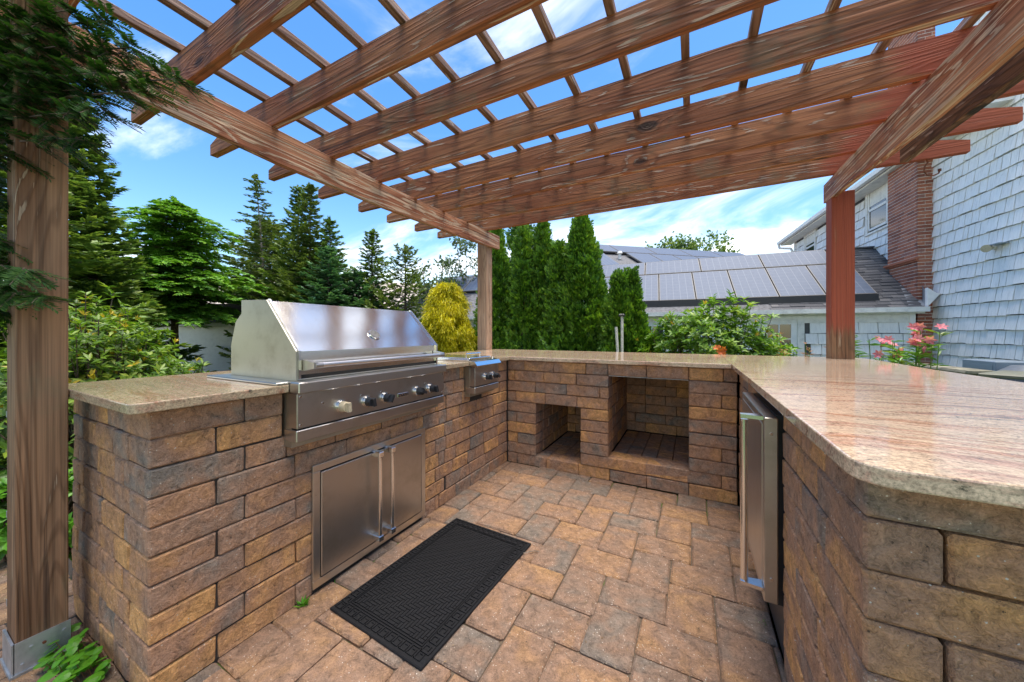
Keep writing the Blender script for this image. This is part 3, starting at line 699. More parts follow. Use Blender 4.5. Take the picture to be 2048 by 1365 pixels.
for bb, nm in ((b, 'base'), (rel, 'relief')):
    me_v = []
    for (x, y, z) in bb.v: me_v.append((x*math.cos(am)-y*math.sin(am), x*math.sin(am)+y*math.cos(am), z))
    bb.v = [(p[0]+cxm, p[1]+cym, p[2]) for p in me_v]
    o = bb.obj(nm, 'rubber', mt)
    if nm == 'relief': o['kind'] = 'stuff'

# ---------------------------------------------------------------- pergola
pg = thing('pergola', (.8, -.7, 0), 'weathered red brown wooden pergola with tapered rafters over the outdoor kitchen', 'pergola')
lp = board('post', pg, (-.572, -2.332, .012), (-.572, -2.332, 2.30), .108, .124, 'post')
MB().cbox(-.714, -.634, -2.38, -2.285, 2.10, 2.30, .003).obj('packing_block', 'post', pg); lp['label'] = 'thick brown post with knots standing outside the counter end'
cp = board('post', pg, (-.820, .945, -.7), (-.820, .945, 2.31), .13, .13, 'post_pale'); cp['label'] = 'slim pale post rising from the back corner of the counter'
qp = board('post', pg, (2.438, .945, -.7), (2.438, .945, 2.19), .13, .135, 'post', paint=.34); qp['label'] = 'red painted post on the granite with bare foot'
board('post', pg, (2.438, -2.9, -.085), (2.438, -2.9, 2.19), .13, .135, 'post')
# base trims of the left post: galvanised shoe with bolts
shoe = MB().box(-.510, -.505, -2.390, -2.274, .0, .105).box(-.640, -.505, -2.394, -2.388, .0, .105).obj('post_shoe', 'galv', pg)
for y, z in ((-2.372, .030), (-2.355, .075), (-2.33, .07), (-2.30, .03), (-2.288, .08)): MB().cyl((-.505, y, z), (-.501, y, z), .0045, n=8).obj('bolt', 'rust' if y == -2.33 else 'galv', shoe)
MB().box(-.648, -.498, -2.398, -2.270, -.004, .008).obj('base_plate', 'galv', pg)
# side beams (one board each), slightly sagging
def sagbeam(name, x0, x1, ys, zs, hgt, mat):
    b = MB(); n = len(ys)
    L = ys[-1]-ys[0]; cy = (ys[0]+ys[-1])/2; cz = (sum(zs)+sum(hgt))/n/2; cx = (x0+x1)/2
    vs = []
    for y, z, zh in zip(ys, zs, hgt):
        for X, Z in ((x0, z), (x1, z), (x1, zh), (x0, zh)): vs.append((y-cy, -(X-cx), Z-cz))
    fs = [(0, 1, 2, 3), tuple(4*(n-1)+k for k in (3, 2, 1, 0))]
    for i in range(n-1):
        for k in range(4): a = 4*i+k; c = 4*i+(k+1) % 4; fs.append((a, a+4, c+4, c))
    b.add(vs, fs); o = b.obj(name, mat, None, local=True, bevel=.003); o.parent = pg; o.location = Vector((cx, cy, cz))-wloc(pg); o.rotation_euler = (0, 0, math.pi/2)
    o['paint_x'] = 100.0; return o
sagbeam('beam', -.754, -.714, [-3.3, -2.3, -1.9, -1.47, -.7, .2, .7, 1.125], [2.15, 2.142, 2.122, 2.095, 2.088, 2.108, 2.128, 2.150], [2.32, 2.312, 2.303, 2.288, 2.270, 2.282, 2.300, 2.312], 'beam')
rb_ = sagbeam('beam', 2.368, 2.408, [-3.3, -2.0, -1.0, -.4, 0, .45, 1.06], [2.10, 2.075, 2.065, 2.068, 2.088, 2.128, 2.165], [2.31, 2.30, 2.262, 2.264, 2.290, 2.305, 2.312], 'beam')
ob = sagbeam('outer_beam', 2.545, 2.585, [-3.3, -2.0, -1.0, .35], [2.10, 2.095, 2.09, 2.145], [2.30, 2.29, 2.262, 2.30], 'rotten'); ob['label'] = 'short outer beam board black with mildew'
RY = [.84, .43, .03, -.355, -.735, -1.135, -1.495, -1.870, -2.262, -2.65]
RZ = [2.312, 2.293, 2.283, 2.272, 2.273, 2.275, 2.293, 2.308, 2.318, 2.322]
RH = .162
for i, (y, z) in enumerate(zip(RY, RZ)):
    xl = -1.44+R.uniform(-.03, .03); xr = 3.05+R.uniform(-.015, .01); L = xr-xl
    poly = [(0, 0), (L, 0), (L, .078), (L-.36, RH), (.30, RH), (0, .070)]
    o = board('rafter', pg, (xl, y, z+RH/2), (xr, y, z+.003+RH/2), .040, RH, 'rafter', paint=2.27-(xl+xr)/2+R.uniform(-.03, .03), poly=poly)
for k in range(14):
    x = -.79+.2725*k
    if x > 2.75: break
    ys_ = sorted(RY)[:]; zs_ = [z for _, z in sorted(zip(RY, RZ))]
    ys_ = [-2.78]+ys_+[1.0]; zs_ = [zs_[0]]+zs_+[zs_[-1]]
    sagbeam('slat', x-.018, x+.018, ys_, [z+RH+.001 for z in zs_], [z+RH+.037 for z in zs_], 'slat')
hk = thing('plant_hook', (2.88, .84, 2.2), 'rusty curved plant hook hanging from the end of the last rafter', 'hook')
pts = [(2.86, .84, 2.315), (2.87, .84, 2.295), (2.855, .84, 2.27), (2.85, .84, 2.235), (2.865, .84, 2.205), (2.895, .84, 2.195), (2.92, .84, 2.205), (2.925, .84, 2.225)]
MB().tube(pts, .0045, 6).cyl((2.925, .84, 2.22), (2.925, .84, 2.235), .009, n=8).obj('hook', 'rust', hk)
for z in (.62, .28, -.02): MB().box(-.648, -.634, -2.386, -2.374, z+.2, z+.22).obj('clip', 'galv', pg)

# ---------------------------------------------------------------- house in its own turned frame
HZ = rad(5.10)
def frame(name, label, cat): return thing(name, (5.612, 7.23, 0), label, cat, None, HZ)
def fobj(mb, name, mat, par):
    """mesh given in the house frame (s along, t away, z up) under a part of that frame"""
    o = mb.obj(name, mat, None, local=True); o.parent = par; return o
hs = frame('shingled_house', 'tall white shingled house with brick chimney beyond the bar', 'house')
wl = fobj(MB().box(.02, 7, -7, -1.3, -1.5, 6.6).box(.02, 7, -1.3, 7.33, -1.5, 4.75), 'wall', 'gap', hs)
EX = .2285; z0w = -.9
def shingle_row(t0, t1, z, rng, wmin=.09, wmax=.21):
    out = []; t = t0
    while t < t1: 
        wd = rng.uniform(wmin, wmax); out.append((t, min(t+wd, t1))); t += wd
    return out
rg = random.Random(5); sh_cache = {}
def shingle_piece(par, tc, zc, wd, hh, face='s', smax=.0):
    key = (round(wd*40)/40, round(hh, 2), face, rg.randrange(3)); me = sh_cache.get(key)
    if me is None:
        a = max(key[0], .05)/2; g1 = .0055; lo = rg.uniform(.022, .040); hi = .006; jb = [rg.uniform(-.012, .008) for _ in range(2)]
        if face == 's': V = [(-lo, -a+g1, -hh/2+jb[0]), (-lo, a-g1, -hh/2+jb[1]), (-hi, a-g1, hh/2), (-hi, -a+g1, hh/2), (.015, -a+g1, -hh/2+jb[0]), (.015, a-g1, -hh/2+jb[1]), (.015, a-g1, hh/2), (.015, -a+g1, hh/2)]
        else: V = [(-a+g1, -lo, -hh/2+jb[0]), (a-g1, -lo, -hh/2+jb[1]), (a-g1, -hi, hh/2), (-a+g1, -hi, hh/2), (-a+g1, .015, -hh/2+jb[0]), (a-g1, .015, -hh/2+jb[1]), (a-g1, .015, hh/2), (-a+g1, .015, hh/2)]
        me = bpy.data.meshes.new('shingle'); me.from_pydata(V, [], [(0,1,2,3),(4,7,6,5),(0,4,5,1),(1,5,6,2),(2,6,7,3),(3,7,4,0)]); me.validate()
        bm = bmesh.new(); bm.from_mesh(me); bmesh.ops.recalc_face_normals(bm, faces=bm.faces[:]); bm.to_mesh(me); bm.free()
        me.materials.append(M['shingle']); sh_cache[key] = me
    o = bpy.data.objects.new('shingle', me); COL.objects.link(o); o.parent = par
    s = wd/max(key[0], .05); o.scale = (1, s, 1) if face == 's' else (s, 1, 1)
    o.location = (0, tc, zc) if face == 's' else (tc, smax, zc); return o
def sh_geo(mb, tc, zc, wd, hh, face='s', smax=.0, zt=None):
    a = wd/2-.0055; lo, hi = rg.uniform(.022, .040), .006; j0, j1 = rg.uniform(-.012, .008), rg.uniform(-.012, .008)
    V = [(-lo, -a, -hh/2+j0), (-lo, a, -hh/2+j1), (-hi, a, hh/2), (-hi, -a, hh/2), (.015, -a, -hh/2+j0), (.015, a, -hh/2+j1), (.015, a, hh/2), (.015, -a, hh/2)]
    if face == 's': V = [(x+smax, y+tc, z+zc) for x, y, z in V]
    else: V = [(y+tc, x+smax, z+zc) for x, y, z in V]
    mb.add(V, [(0,1,2,3),(4,7,6,5),(0,4,5,1),(1,5,6,2),(2,6,7,3),(3,7,4,0)])
field = MB(); wins = [(1.42, 2.24, 3.70, 4.72), (5.45, 6.26, 3.70, 4.62)]
npc = 0
for r in range(33):
    zb = z0w+r*EX; zc = zb+EX/2
    for a, b in shingle_row(-6.9, .12, zc, rg):
        tc = (a+b)/2
        if -2.02 < tc < -.0 and .45 < zc < 4.75 and npc < 292: shingle_piece(wl, tc, zc, b-a, EX-.013); npc += 1
        else: sh_geo(field, tc, zc, b-a, EX-.013)
    if zb < 4.5 and zb > .8:
        for a, b in shingle_row(.80, 7.33, zc, rg, .13, .26):
            tc = (a+b)/2
            if any(w0-.12 < tc < w1+.12 and q0-.12 < zc < q1+.1 for w0, w1, q0, q1 in wins): continue
            sh_geo(field, tc, zc, b-a, EX-.013)
ff = fobj(field, 'shingle_field', 'shingle', hs); ff['kind'] = 'stuff'
for (w0, w1, q0, q1) in wins:
    wn = fobj(MB().box(-.035, .02, w0-.10, w0, q0-.05, q1+.10).box(-.035, .02, w1, w1+.10, q0-.05, q1+.10).box(-.036, .02, w0, w1, q1, q1+.10).box(-.05, .02, w0-.12, w1+.12, q0-.10, q0-.05), 'window', 'white_dirty', hs)
    fobj(MB().box(-.005, .01, w0, w1, q0, q1), 'pane', 'glass', wn)
    qm = (q0+q1)/2
    fobj(MB().box(-.022, -.002, w0, w1, qm-.03, qm+.03).box(-.022, -.002, w0, w0+.05, q0, q1).box(-.022, -.002, w1-.05, w1, q0, q1).box(-.022, -.002, w0, w1, q0, q0+.05).box(-.022, -.002, w0, w1, q1-.05, q1), 'sash', 'white', wn)
    fobj(MB().box(-.012, -.004, w0+.06, w1-.06, qm+.1, q1-.06), 'blind', 'white_dirty', wn)
# main roof over the lower part, with soffit, gutter, return and downpipe
rf = fobj(MB().prism([(-.36, 4.70), (-.30, 4.83), (5.5, 7.8), (5.5, 7.6), (-.0, 4.72)], 1, -1.28, 7.75), 'roof', 'asphalt_flat', hs)
fobj(MB().box(-.34, .0, -1.28, 7.75, 4.655, 4.70), 'soffit', 'white_dirty', rf)
gt = fobj(MB().prism([(-.46, 4.70), (-.47, 4.80), (-.455, 4.80), (-.45, 4.715), (-.365, 4.715), (-.365, 4.70)], 1, -1.30, 7.78), 'gutter', 'white', rf)
fobj(MB().box(-.50, .06, -1.68, -1.285, 4.66, 4.86), 'eave_return', 'white', hs)
fobj(MB().tube([(-.42, 7.70, 4.70), (-.40, 7.70, 4.55), (-.10, 7.45, 4.46), (-.05, 7.40, 4.3)], .045, 8).tube([(-.05, 7.40, 4.3), (-.05, 7.40, -.8)], .045, 8), 'downpipe', 'white', hs)
fobj(MB().box(-.03, .03, 7.24, 7.36, -.8, 4.66), 'corner_board', 'white', hs)
# chimney
chm = fobj(MB().box(-.2325, .015, .0015, .955, 2.60, 9.0).box(-.2325, .015, .0015, .90, -1.0, 2.60), 'chimney', 'cmortar', hs)
cb = MB(); BC = .0675
for r in range(150):
    z = -1.0+r*BC
    if z < .2: continue
    tend = .96 if z > 2.60 else .905
    off = (r % 2)*.055
    # face to the left (along t) and face to the viewer (along s)
    t = 0.0
    e = [0.0, .10 if r % 2 else .20]
    while e[-1] < tend-.02: e.append(min(e[-1]+.205, tend))
    for a, b in zip(e[:-1], e[1:]): cb.box(-.236, -.20, a+.005, b-.004, z+.006, z+BC-.006)
    e = [-.19, -.13 if r % 2 else -.03, .0 if r % 2 else .0]
    for a, b in ((-.236, -.13 if r % 2 else -.03), ((-.122 if r % 2 else -.022), .02)):
        if b-a > .03: cb.box(a, b, -.002, .03, z+.006, z+BC-.006)
cbo = fobj(cb, 'brick_courses', 'cbrick', chm); cbo['kind'] = 'stuff'
fobj(MB().box(-.29, -.225, -.03, 1.0, 2.575, 2.615).box(-.265, -.225, -.01, .98, 2.54, 2.575), 'ledge', 'cbrick', chm)
# flood light on the wall
fl = fobj(MB().cyl((-.02, -1.35, 2.50), (-.06, -1.35, 2.50), .05, n=16), 'floodlight', 'white', hs)
fobj(MB().cyl((-.06, -1.36, 2.49), (-.13, -1.40, 2.47), .025, .045, 12).cyl((-.13, -1.40, 2.47), (-.16, -1.42, 2.46), .055, .06, 14), 'lamp_head', 'tan_knob', fl)
fobj(MB().box(-.14, -.02, -1.60, -1.42, 2.50, 2.515), 'shade', 'greybox', fl)

# annex with solar roof
an = frame('solar_annex', 'low white shingled annex with two rows of solar panels and grey gutter', 'annex')
TA = -.10; SR = -.34; SL = -12.3; ZE = 1.555; SLP = .74
fobj(MB().box(SL+.5, SR, TA+.02, 3.9, -1.5, ZE-.02), 'wall', 'gap', an)
DW = (-2.85, -2.20, -.9, 1.40); LW = (-5.95, -4.30, .2, 1.28)
fld2 = MB(); n2 = 0
for r in range(9):
    zb = -.72+r*EX; zc = zb+EX/2
    if zb > ZE-.12: continue
    for a, b in shingle_row(SL+.5, SR, zc, rg, .18, .32):
        tc = (a+b)/2
        if DW[0]-.12 < tc < DW[1]+.12 or (LW[0]-.12 < tc < LW[1]+.12 and zc > .1): continue
        hh = min(EX-.013, ZE-.02-zb)
        if tc > -3.9 and zc > .3: shingle_piece(an, tc, zb+hh/2, b-a, hh, 't', TA)
        else: sh_geo(fld2, tc, zb+hh/2, b-a, hh, 't', TA)
fobj(fld2, 'shingle_field', 'shingle', an)['kind'] = 'stuff'
fobj(MB().box(SR-.075, SR+.012, TA-.03, TA+.06, -.9, ZE-.03), 'corner_board', 'white', an)
fobj(MB().box(SL+.5, SR-.075, TA-.024, TA+.02, ZE-.232, ZE-.02), 'frieze_board', 'white_dirty', an)
# door with glass lights and the wide window
dd = fobj(MB().box(DW[0]-.12, DW[0], TA-.035, TA+.02, DW[2], DW[3]+.08).box(DW[1], DW[1]+.12, TA-.035, TA+.02, DW[2], DW[3]+.08).box(DW[0], DW[1], TA-.036, TA+.02, DW[3], DW[3]+.08), 'door_casing', 'white_dirty', an)
fobj(MB().box(DW[0], DW[1], TA-.012, TA+.01, DW[2], .35).box(DW[0], DW[0]+.11, TA-.012, TA+.01, .35, DW[3]).box(DW[1]-.11, DW[1], TA-.012, TA+.01, .35, DW[3]).box(DW[0]+.11, DW[1]-.11, TA-.012, TA+.01, 1.30, DW[3]), 'door_leaf', 'white', dd)
fobj(MB().box(DW[0]+.11, DW[1]-.11, TA-.002, TA+.008, .35, 1.30), 'pane', 'glass', dd)
mu = MB(); xm = (DW[0]+DW[1])/2; mu.box(xm-.012, xm+.012, TA-.014, TA-.003, .35, 1.30)
for z in (.66, .98): mu.box(DW[0]+.11, xm-.012, TA-.014, TA-.003, z-.012, z+.012).box(xm+.012, DW[1]-.11, TA-.014, TA-.003, z-.012, z+.012)
fobj(mu, 'muntins', 'white', dd)
ww = fobj(MB().box(LW[0]-.1, LW[1]+.1, TA-.04, TA+.02, LW[2]-.12, LW[2]).box(LW[0]-.1, LW[0], TA-.035, TA+.02, LW[2], LW[3]+.08).box(LW[1], LW[1]+.1, TA-.035, TA+.02, LW[2], LW[3]+.08).box(LW[0], LW[1], TA-.035, TA+.02, LW[3], LW[3]+.08), 'window', 'white', an)
fobj(MB().box(LW[0], LW[1], TA+.0, TA+.01, LW[2], LW[3]), 'pane', 'glass', ww)
bw = MB()
for k in range(7): x = LW[0]+.02+k*(LW[1]-LW[0]-.04)/6; bw.box(x-.02, x+.02, TA-.02, TA-.002, LW[2], LW[3])
bw.box(LW[0], LW[1], TA-.022, TA-.002, .66, .72); fobj(bw, 'window_bars', 'white', ww)
# roof planes: front slope, hip at the left end, back slope
def zr(t): return ZE+.04+(t-TA+.12)*SLP
TR = 2.0; zt = zr(TR)
rfa = fobj(MB().add([(SR+.10, TA-.12, zr(TA-.12)), (.10, TR, zt), (-12.35, TR, zt), (SL-1.9+.1, TA-.12, zr(TA-.12)), (.10, 4.1, ZE), (-14.0, 4.1, ZE), (SR+.1, TA-.12, ZE-.0), (-14.0, TA-.12, ZE)],
          [(0, 1, 2, 3), (1, 4, 5, 2), (2, 5, 7, 3), (0, 3, 7, 6), (0, 6, 4, 1), (6, 7, 5, 4)]), 'roof', 'asphalt_flat', an)
tabs = MB(); nr = 22
for r in range(nr):
    ta = TA-.12+r*(TR-TA+.12)/nr; tb = ta+(TR-TA+.12)/nr+.01
    f = (ta-TA+.12)/(TR-TA+.12); s0, s1 = -2.6, SR+.08-.0*f+f*.36
    s = s0-rg.uniform(0, .2)
    while s < s1:
        wd = rg.choice([.14, .2, .26, .32]); e = min(s+wd, s1); lift = rg.choice([.010, .016, .024])
        tabs.add([(s+.003, ta-.004, zr(ta)+lift), (e-.003, ta-.004, zr(ta)+lift), (e-.003, tb, zr(tb)+.003), (s+.003, tb, zr(tb)+.003), (s+.003, ta-.004, zr(ta)-.002), (e-.003, ta-.004, zr(ta)-.002)],
                 [(0, 1, 2, 3), (0, 4, 5, 1), (0, 3, 4), (1, 5, 2)])
        s = e
for r in range(22):   # left end, beside the hip
    ta = TA-.12+r*(TR-TA+.12)/nr; tb = ta+(TR-TA+.12)/nr+.01; s = -14.0
    while s < -10.9:
        wd = rg.choice([.2, .26, .32]); f = (ta-TA+.12)/(TR-TA+.12)
        if s > -14.0+f*1.75: tabs.add([(s, ta, zr(ta)+.02), (s+wd-.006, ta, zr(ta)+.02), (s+wd-.006, tb, zr(tb)+.003), (s, tb, zr(tb)+.003)], [(0, 1, 2, 3)])
        s += wd
fobj(tabs, 'roof_shingles', 'asphalt', rfa)['kind'] = 'stuff'
fobj(MB().box(-12.35, -.02, TR-.07, TR+.07, zt+.0, zt+.035), 'ridge', 'asphalt_flat', rfa)
fobj(MB().box(-14.0, SR+.12, TA-.22, TA-.12, ZE-.035, ZE+.06).box(-14.0, SR+.1, TA-.12, TA+.0, ZE-.06, ZE-.035), 'gutter', 'white_dirty', an)
pn_ = 0
def panel(s0, s1, t0, t1, last=False):
    o = bpy.data.objects.new('solar_panel', None); COL.objects.link(o); o.parent = an
    a = math.atan(SLP); cs, cz = (t0+t1)/2, (zr(t0)+zr(t1))/2+.11; L = (t1-t0)/math.cos(a)
    hw = (s1-s0)/2-.012; hl = L/2-.010
    b = MB(); b.box(-hw, hw, -hl, hl, -.02, .018); q = b.obj('frame', 'alu', None, local=True); q.parent = o
    b = MB(); b.box(-hw+.018, hw-.018, -hl+.018, hl-.018, .018, .0205); q = b.obj('cells', 'solar', None, local=True); q.parent = o
    o.location = ((s0+s1)/2, cs, cz); o.rotation_euler = (a, 0, 0); return o
TM = 1.20
for i in range(8):
    s1 = -.80-i*.833
    panel(s1-.833, s1, .06, TM)
for i in range(6):
    s1 = -.95-i*1.43
    if i == 0: s1 = -1.05
    panel(-2.47-(i-1)*1.43-1.43+1.43-1.43 if False else -1.04-i*1.43-1.43, -1.04-i*1.43, TM+.02, TR-.14)
for i in range(3): panel(-12.1+i*.9-.0, -11.2+i*.9, .9, 1.85)
fobj(MB().box(-.80-8*.833, -.80, .03, .055, zr(.04)-.0, zr(.04)+.13).box(-.80-8*.833, -.80, .0, .03, zr(.0)+.01, zr(.0)+.05), 'panel_skirt', 'panel_skirt', an)
fs_ = MB().add([(.10, 1.0, zr(1.0)+.30), (SR+.13, TA-.06, zr(TA-.06)+.30), (SR+.13, TA-.06, zr(TA-.06)), (.10, 1.0, zr(1.0)), (-.12, 1.0, zr(1.0)+.01), (SR-.10, TA-.06, zr(TA-.06)+.01)], [(0, 1, 2, 3), (3, 2, 5, 4)])
fobj(fs_, 'flashing', 'flash', an)
fobj(MB().add([(SR+.13, TA-.13, zr(TA)+.30), (SR+.13, TA-.13, zr(TA)-.07), (SR+.30, TA-.12, zr(TA)+.16), (SR+.13, TA-.06, zr(TA)+.30), (SR+.13, TA-.06, zr(TA)-.07), (SR+.30, TA-.05, zr(TA)+.16)], [(0, 1, 2), (3, 5, 4), (0, 3, 4, 1), (1, 4, 5, 2), (0, 2, 5, 3)]), 'flashing_end', 'white', an)

# second house behind, also with panels
ra = Vector((-3.453, 10.503, 0)); rb2 = Vector((3.175, 16.112, 0)); dv = (rb2-ra).normalized(); ang2 = math.atan2(dv.y, dv.x)
h2 = thing('far_solar_house', tuple(ra), 'farther grey roofed house with solar panels and white gable edge', 'house', None, ang2)
LR = (rb2-ra).length; zR = 4.70; sl2 = .55
def z2(t): return zR-(-t)*sl2       # t negative towards the viewer
fobj(MB().add([(0, 0, zR), (LR, 0, zR), (LR+2.6, -4.5, z2(-4.5)), (-.25, -4.5, z2(-4.5)), (-.2, 4.5, z2(-4.5)), (LR+2.6, 4.5, z2(-4.5))], [(0, 3, 2, 1), (0, 1, 5, 4), (1, 2, 5), (0, 4, 3)]), 'roof', 'asphalt_flat', h2)
fobj(MB().add([(-.16, 0, zR+.03), (-.16, -4.6, z2(-4.6)+.03), (-.16, -4.6, z2(-4.6)-.22), (-.16, 0, zR-.22), (-.05, 0, zR+.03), (-.05, -4.6, z2(-4.6)+.03), (-.05, -4.6, z2(-4.6)-.22), (-.05, 0, zR-.22)], [(0,1,2,3),(4,7,6,5),(0,4,5,1),(3,2,6,7)]), 'rake_board', 'white', h2)
fobj(MB().box(.1, LR, -4.0, 4.0, -1.5, z2(-4.0)-.05), 'wall', 'white_dirty', h2)
fobj(MB().box(-.2, LR+.1, -.08, .08, zR-.01, zR+.05), 'ridge', 'asphalt_flat', h2)
def pan2(s0, s1, t0, t1):
    o = bpy.data.objects.new('solar_panel', None); COL.objects.link(o); o.parent = h2
    a = math.atan(sl2); L = (t1-t0)/math.cos(a); hw = (s1-s0)/2-.015; hl = L/2-.012
    q = MB().box(-hw, hw, -hl, hl, -.03, .018).obj('frame', 'alu', None, local=True); q.parent = o
    q = MB().box(-hw+.02, hw-.02, -hl+.02, hl-.02, .018, .021).obj('cells', 'solar', None, local=True); q.parent = o
    o.location = ((s0+s1)/2, (t0+t1)/2, z2((t0+t1)/2)+.12); o.rotation_euler = (a, 0, 0)
for i in range(5): pan2(.55+i*1.62, .55+(i+1)*1.62, -1.12, -.22)
for i in range(6):
    if i == 1: continue
    pan2(.35+i*1.02, .35+(i+1)*1.02, -2.75, -1.15)
vt = fobj(MB().cyl((1.9, -1.6, z2(-1.6)), (1.9, -1.6, z2(-1.6)+.22), .05, n=10).cyl((1.9, -1.6, z2(-1.6)+.22), (1.9, -1.6, z2(-1.6)+.30), .10, .07, 10), 'roof_vent', 'white_dirty', h2)

# low white garage on the left and a beige neighbour seen through the conifers
gg = thing('white_garage', (-9.35, 1.2, -1), 'low white garage wall under a black roof edge, left behind the bush', 'garage', None, rad(27))
fobj(MB().box(-2.6, 4.2, 0, 3.0, -.5, 2.28), 'wall', 'white', gg)
fobj(MB().box(-2.8, 4.4, -.22, 3.2, 2.36, 2.80), 'roof', 'panel_skirt', gg)
fobj(MB().box(-2.75, 4.35, -.16, -.02, 2.28, 2.36), 'fascia', 'white', gg)
nb = thing('beige_house', (-15.9, 6.4, -1), 'pinkish beige neighbouring house half hidden behind the conifers', 'house', None, rad(35))
fobj(MB().box(-6, 6.0, 0, 5.0, -.5, 3.1), 'wall', 'beige', nb)
fobj(MB().prism([(-.4, 3.1), (5.4, 3.1), (2.5, 4.9)], 0, -6.4, 6.4), 'roof', 'beige', nb)

# things by the house wall: cap of a low stone wall, slate table, electric boxes
lw = thing('stone_wall', (4.00, 3.30, -.4), 'low rubble wall with mossy flat cap behind the bar', 'wall', None, rad(95))
x_ = MB(); 
capo = MB().cbox(-.52, .42, -.13, .10, 1.075, 1.12, .012, .005); q = capo.obj('cap_stone', 'stone', None, local=True); q.parent = lw
for r in range(5):
    s = -.50
    while s < .38:
        wd = rg.uniform(.14, .3); e = min(s+wd, .40)
        q = MB().cbox(s+.006, e-.006, -.11+rg.uniform(-.01, .01), .085+rg.uniform(-.01, .01), .575+r*.1, .67+r*.1, .015, .006).obj('rubble_stone', 'stone', None, local=True); q.parent = lw; s = e
q = MB().box(-.48, .38, -.09, .06, -.2, 1.06).obj('core', 'mortar', None, local=True); q.parent = lw
tb = thing('slate_table', (3.57, 1.82, 0), 'olive slate table top on a single foot beside the bar', 'table', None, rad(-39))
q = MB().cbox(0, 1.2, 0, .62, .735, .765, .006).obj('table_top', 'slate', None, local=True); q.parent = tb
q = MB().cyl((.5, .3, -.1), (.5, .3, .69), .05, .045, 12).cyl((.5, .3, .69), (.5, .3, .735), .07, .16, 12).cyl((.5, .3, -.12), (.5, .3, -.08), .28, .26, 16).obj('foot', 'black', None, local=True); q.parent = tb
eb = thing('electric_cabinet', (4.98, 4.35, -.2), 'blue grey metal electric cabinet against the white shingles', 'cabinet', None, rad(5))
q = MB().cbox(-.22, .18, -.3, .22, 0, .95, .01).obj('cabinet_box', 'greybox', None, local=True); q.parent = eb
q = MB().box(-.224, -.22, -.26, .18, .1, .9).obj('cabinet_door', 'greybox', None, local=True); q.parent = eb
ac = thing('condenser_unit', (4.88, 3.55, -.2), 'dark grey round air conditioner at the foot of the shingled wall', 'air conditioner')
q = MB().cyl((0, 0, 0), (0, 0, .85), .30, .30, 24).cyl((0, 0, .85), (0, 0, .93), .30, .2, 24).obj('casing', 'greybox_dark', None, local=True, smooth=True); q.parent = ac
fins = MB()
for k in range(24): a = k/24*2*math.pi; fins.box(.302*math.cos(a)-.005, .302*math.cos(a)+.005, .302*math.sin(a)-.005, .302*math.sin(a)+.005, .05, .8)
q = fins.obj('fins', 'greybox_dark', None, local=True); q.parent = ac
for nm, x, y, zt_, lean, lab in (('garden_pole', .57, 2.22, 1.33, .00, 'tall straight green sleeved pole with a black cap before the arborvitae'), ('garden_pole', .555, 2.17, 1.19, -.055, 'shorter leaning green and white pole before the arborvitae')):
    t = thing(nm, (x, y, -.8), lab, 'pole', 'garden poles behind the counter')
    MB().cyl((x, y, -.8), (x+lean*.6, y, .82), .022, n=10).obj('sleeve', 'tube_green', t, smooth=True)
    MB().cyl((x+lean*.6, y, .82), (x+lean, y, zt_), .018, n=10).obj('tube', 'tube_white', t, smooth=True)
    if lean == 0: MB().cbox(x-.04, x+.035, y-.03, y+.03, zt_, zt_+.035, .006).obj('cap', 'black', t)

# ---------------------------------------------------------------- plants
def nz(a): return a/np.maximum(np.linalg.norm(a, axis=1, keepdims=True), 1e-9)
def rnd(n, k=3): return NR.uniform(-1, 1, (n, k))
def leaves(C, D, U, L, W, fold=.25, mid=.45, bend=0.0):
    """pointed leaves: base, two shoulders, tip; two triangles folded on the midrib"""
    n = len(C); D = nz(D); S = nz(np.cross(D, U)); N = np.cross(S, D)
    L = np.broadcast_to(np.asarray(L, float).reshape(-1, 1), (n, 1)); W = np.broadcast_to(np.asarray(W, float).reshape(-1, 1), (n, 1))
    m = C+D*L*mid; tip = C+D*L+N*L*bend
    V = np.stack([C, m+S*W/2+N*W*fold, tip, m-S*W/2+N*W*fold], 1).reshape(-1, 3)
    i = np.arange(n)*4
    F = np.stack([np.stack([i, i+1, i+2], 1), np.stack([i, i+2, i+3], 1)], 1).reshape(-1, 3)
    return V, F
def fan(C, D, U, L, W, n=6, spread=.9, **kw):
    """every C becomes a spray of n blades spread in the plane across U"""
    D = nz(D); S = nz(np.cross(D, U)); a = np.linspace(-spread, spread, n)[None, :]+NR.uniform(-.12, .12, (len(C), n))
    along = NR.uniform(0, .55, (len(C), n)); L = np.broadcast_to(np.asarray(L, float).reshape(-1, 1), (len(C), 1))
    Dn = D[:, None]*np.cos(a)[..., None]+S[:, None]*np.sin(a)[..., None]
    Cn = C[:, None]+D[:, None]*(along*L)[..., None]
    Ln = (L*(1-.35*np.abs(a)/spread)*(1-.3*along)).reshape(-1)
    Un = np.repeat(U+.25*rnd(len(C)), n, 0)
    return leaves(Cn.reshape(-1, 3), Dn.reshape(-1, 3), Un, Ln, np.asarray(W)*Ln/np.mean(Ln), **kw)
def join(parts):
    V = []; F = []; k = 0
    for v, f in parts: V.append(v); F.append(f+k); k += len(v)
    return np.concatenate(V), np.concatenate(F)
def tubes(segs, n=5):
    b = MB()
    for p0, p1, r0, r1 in segs: b.cyl(p0, p1, r0, r1, n, False)
    return b
def foliage(name, parts, mat, par):
    V, F = join(parts); return tri_obj(name, V, F, mat, par)

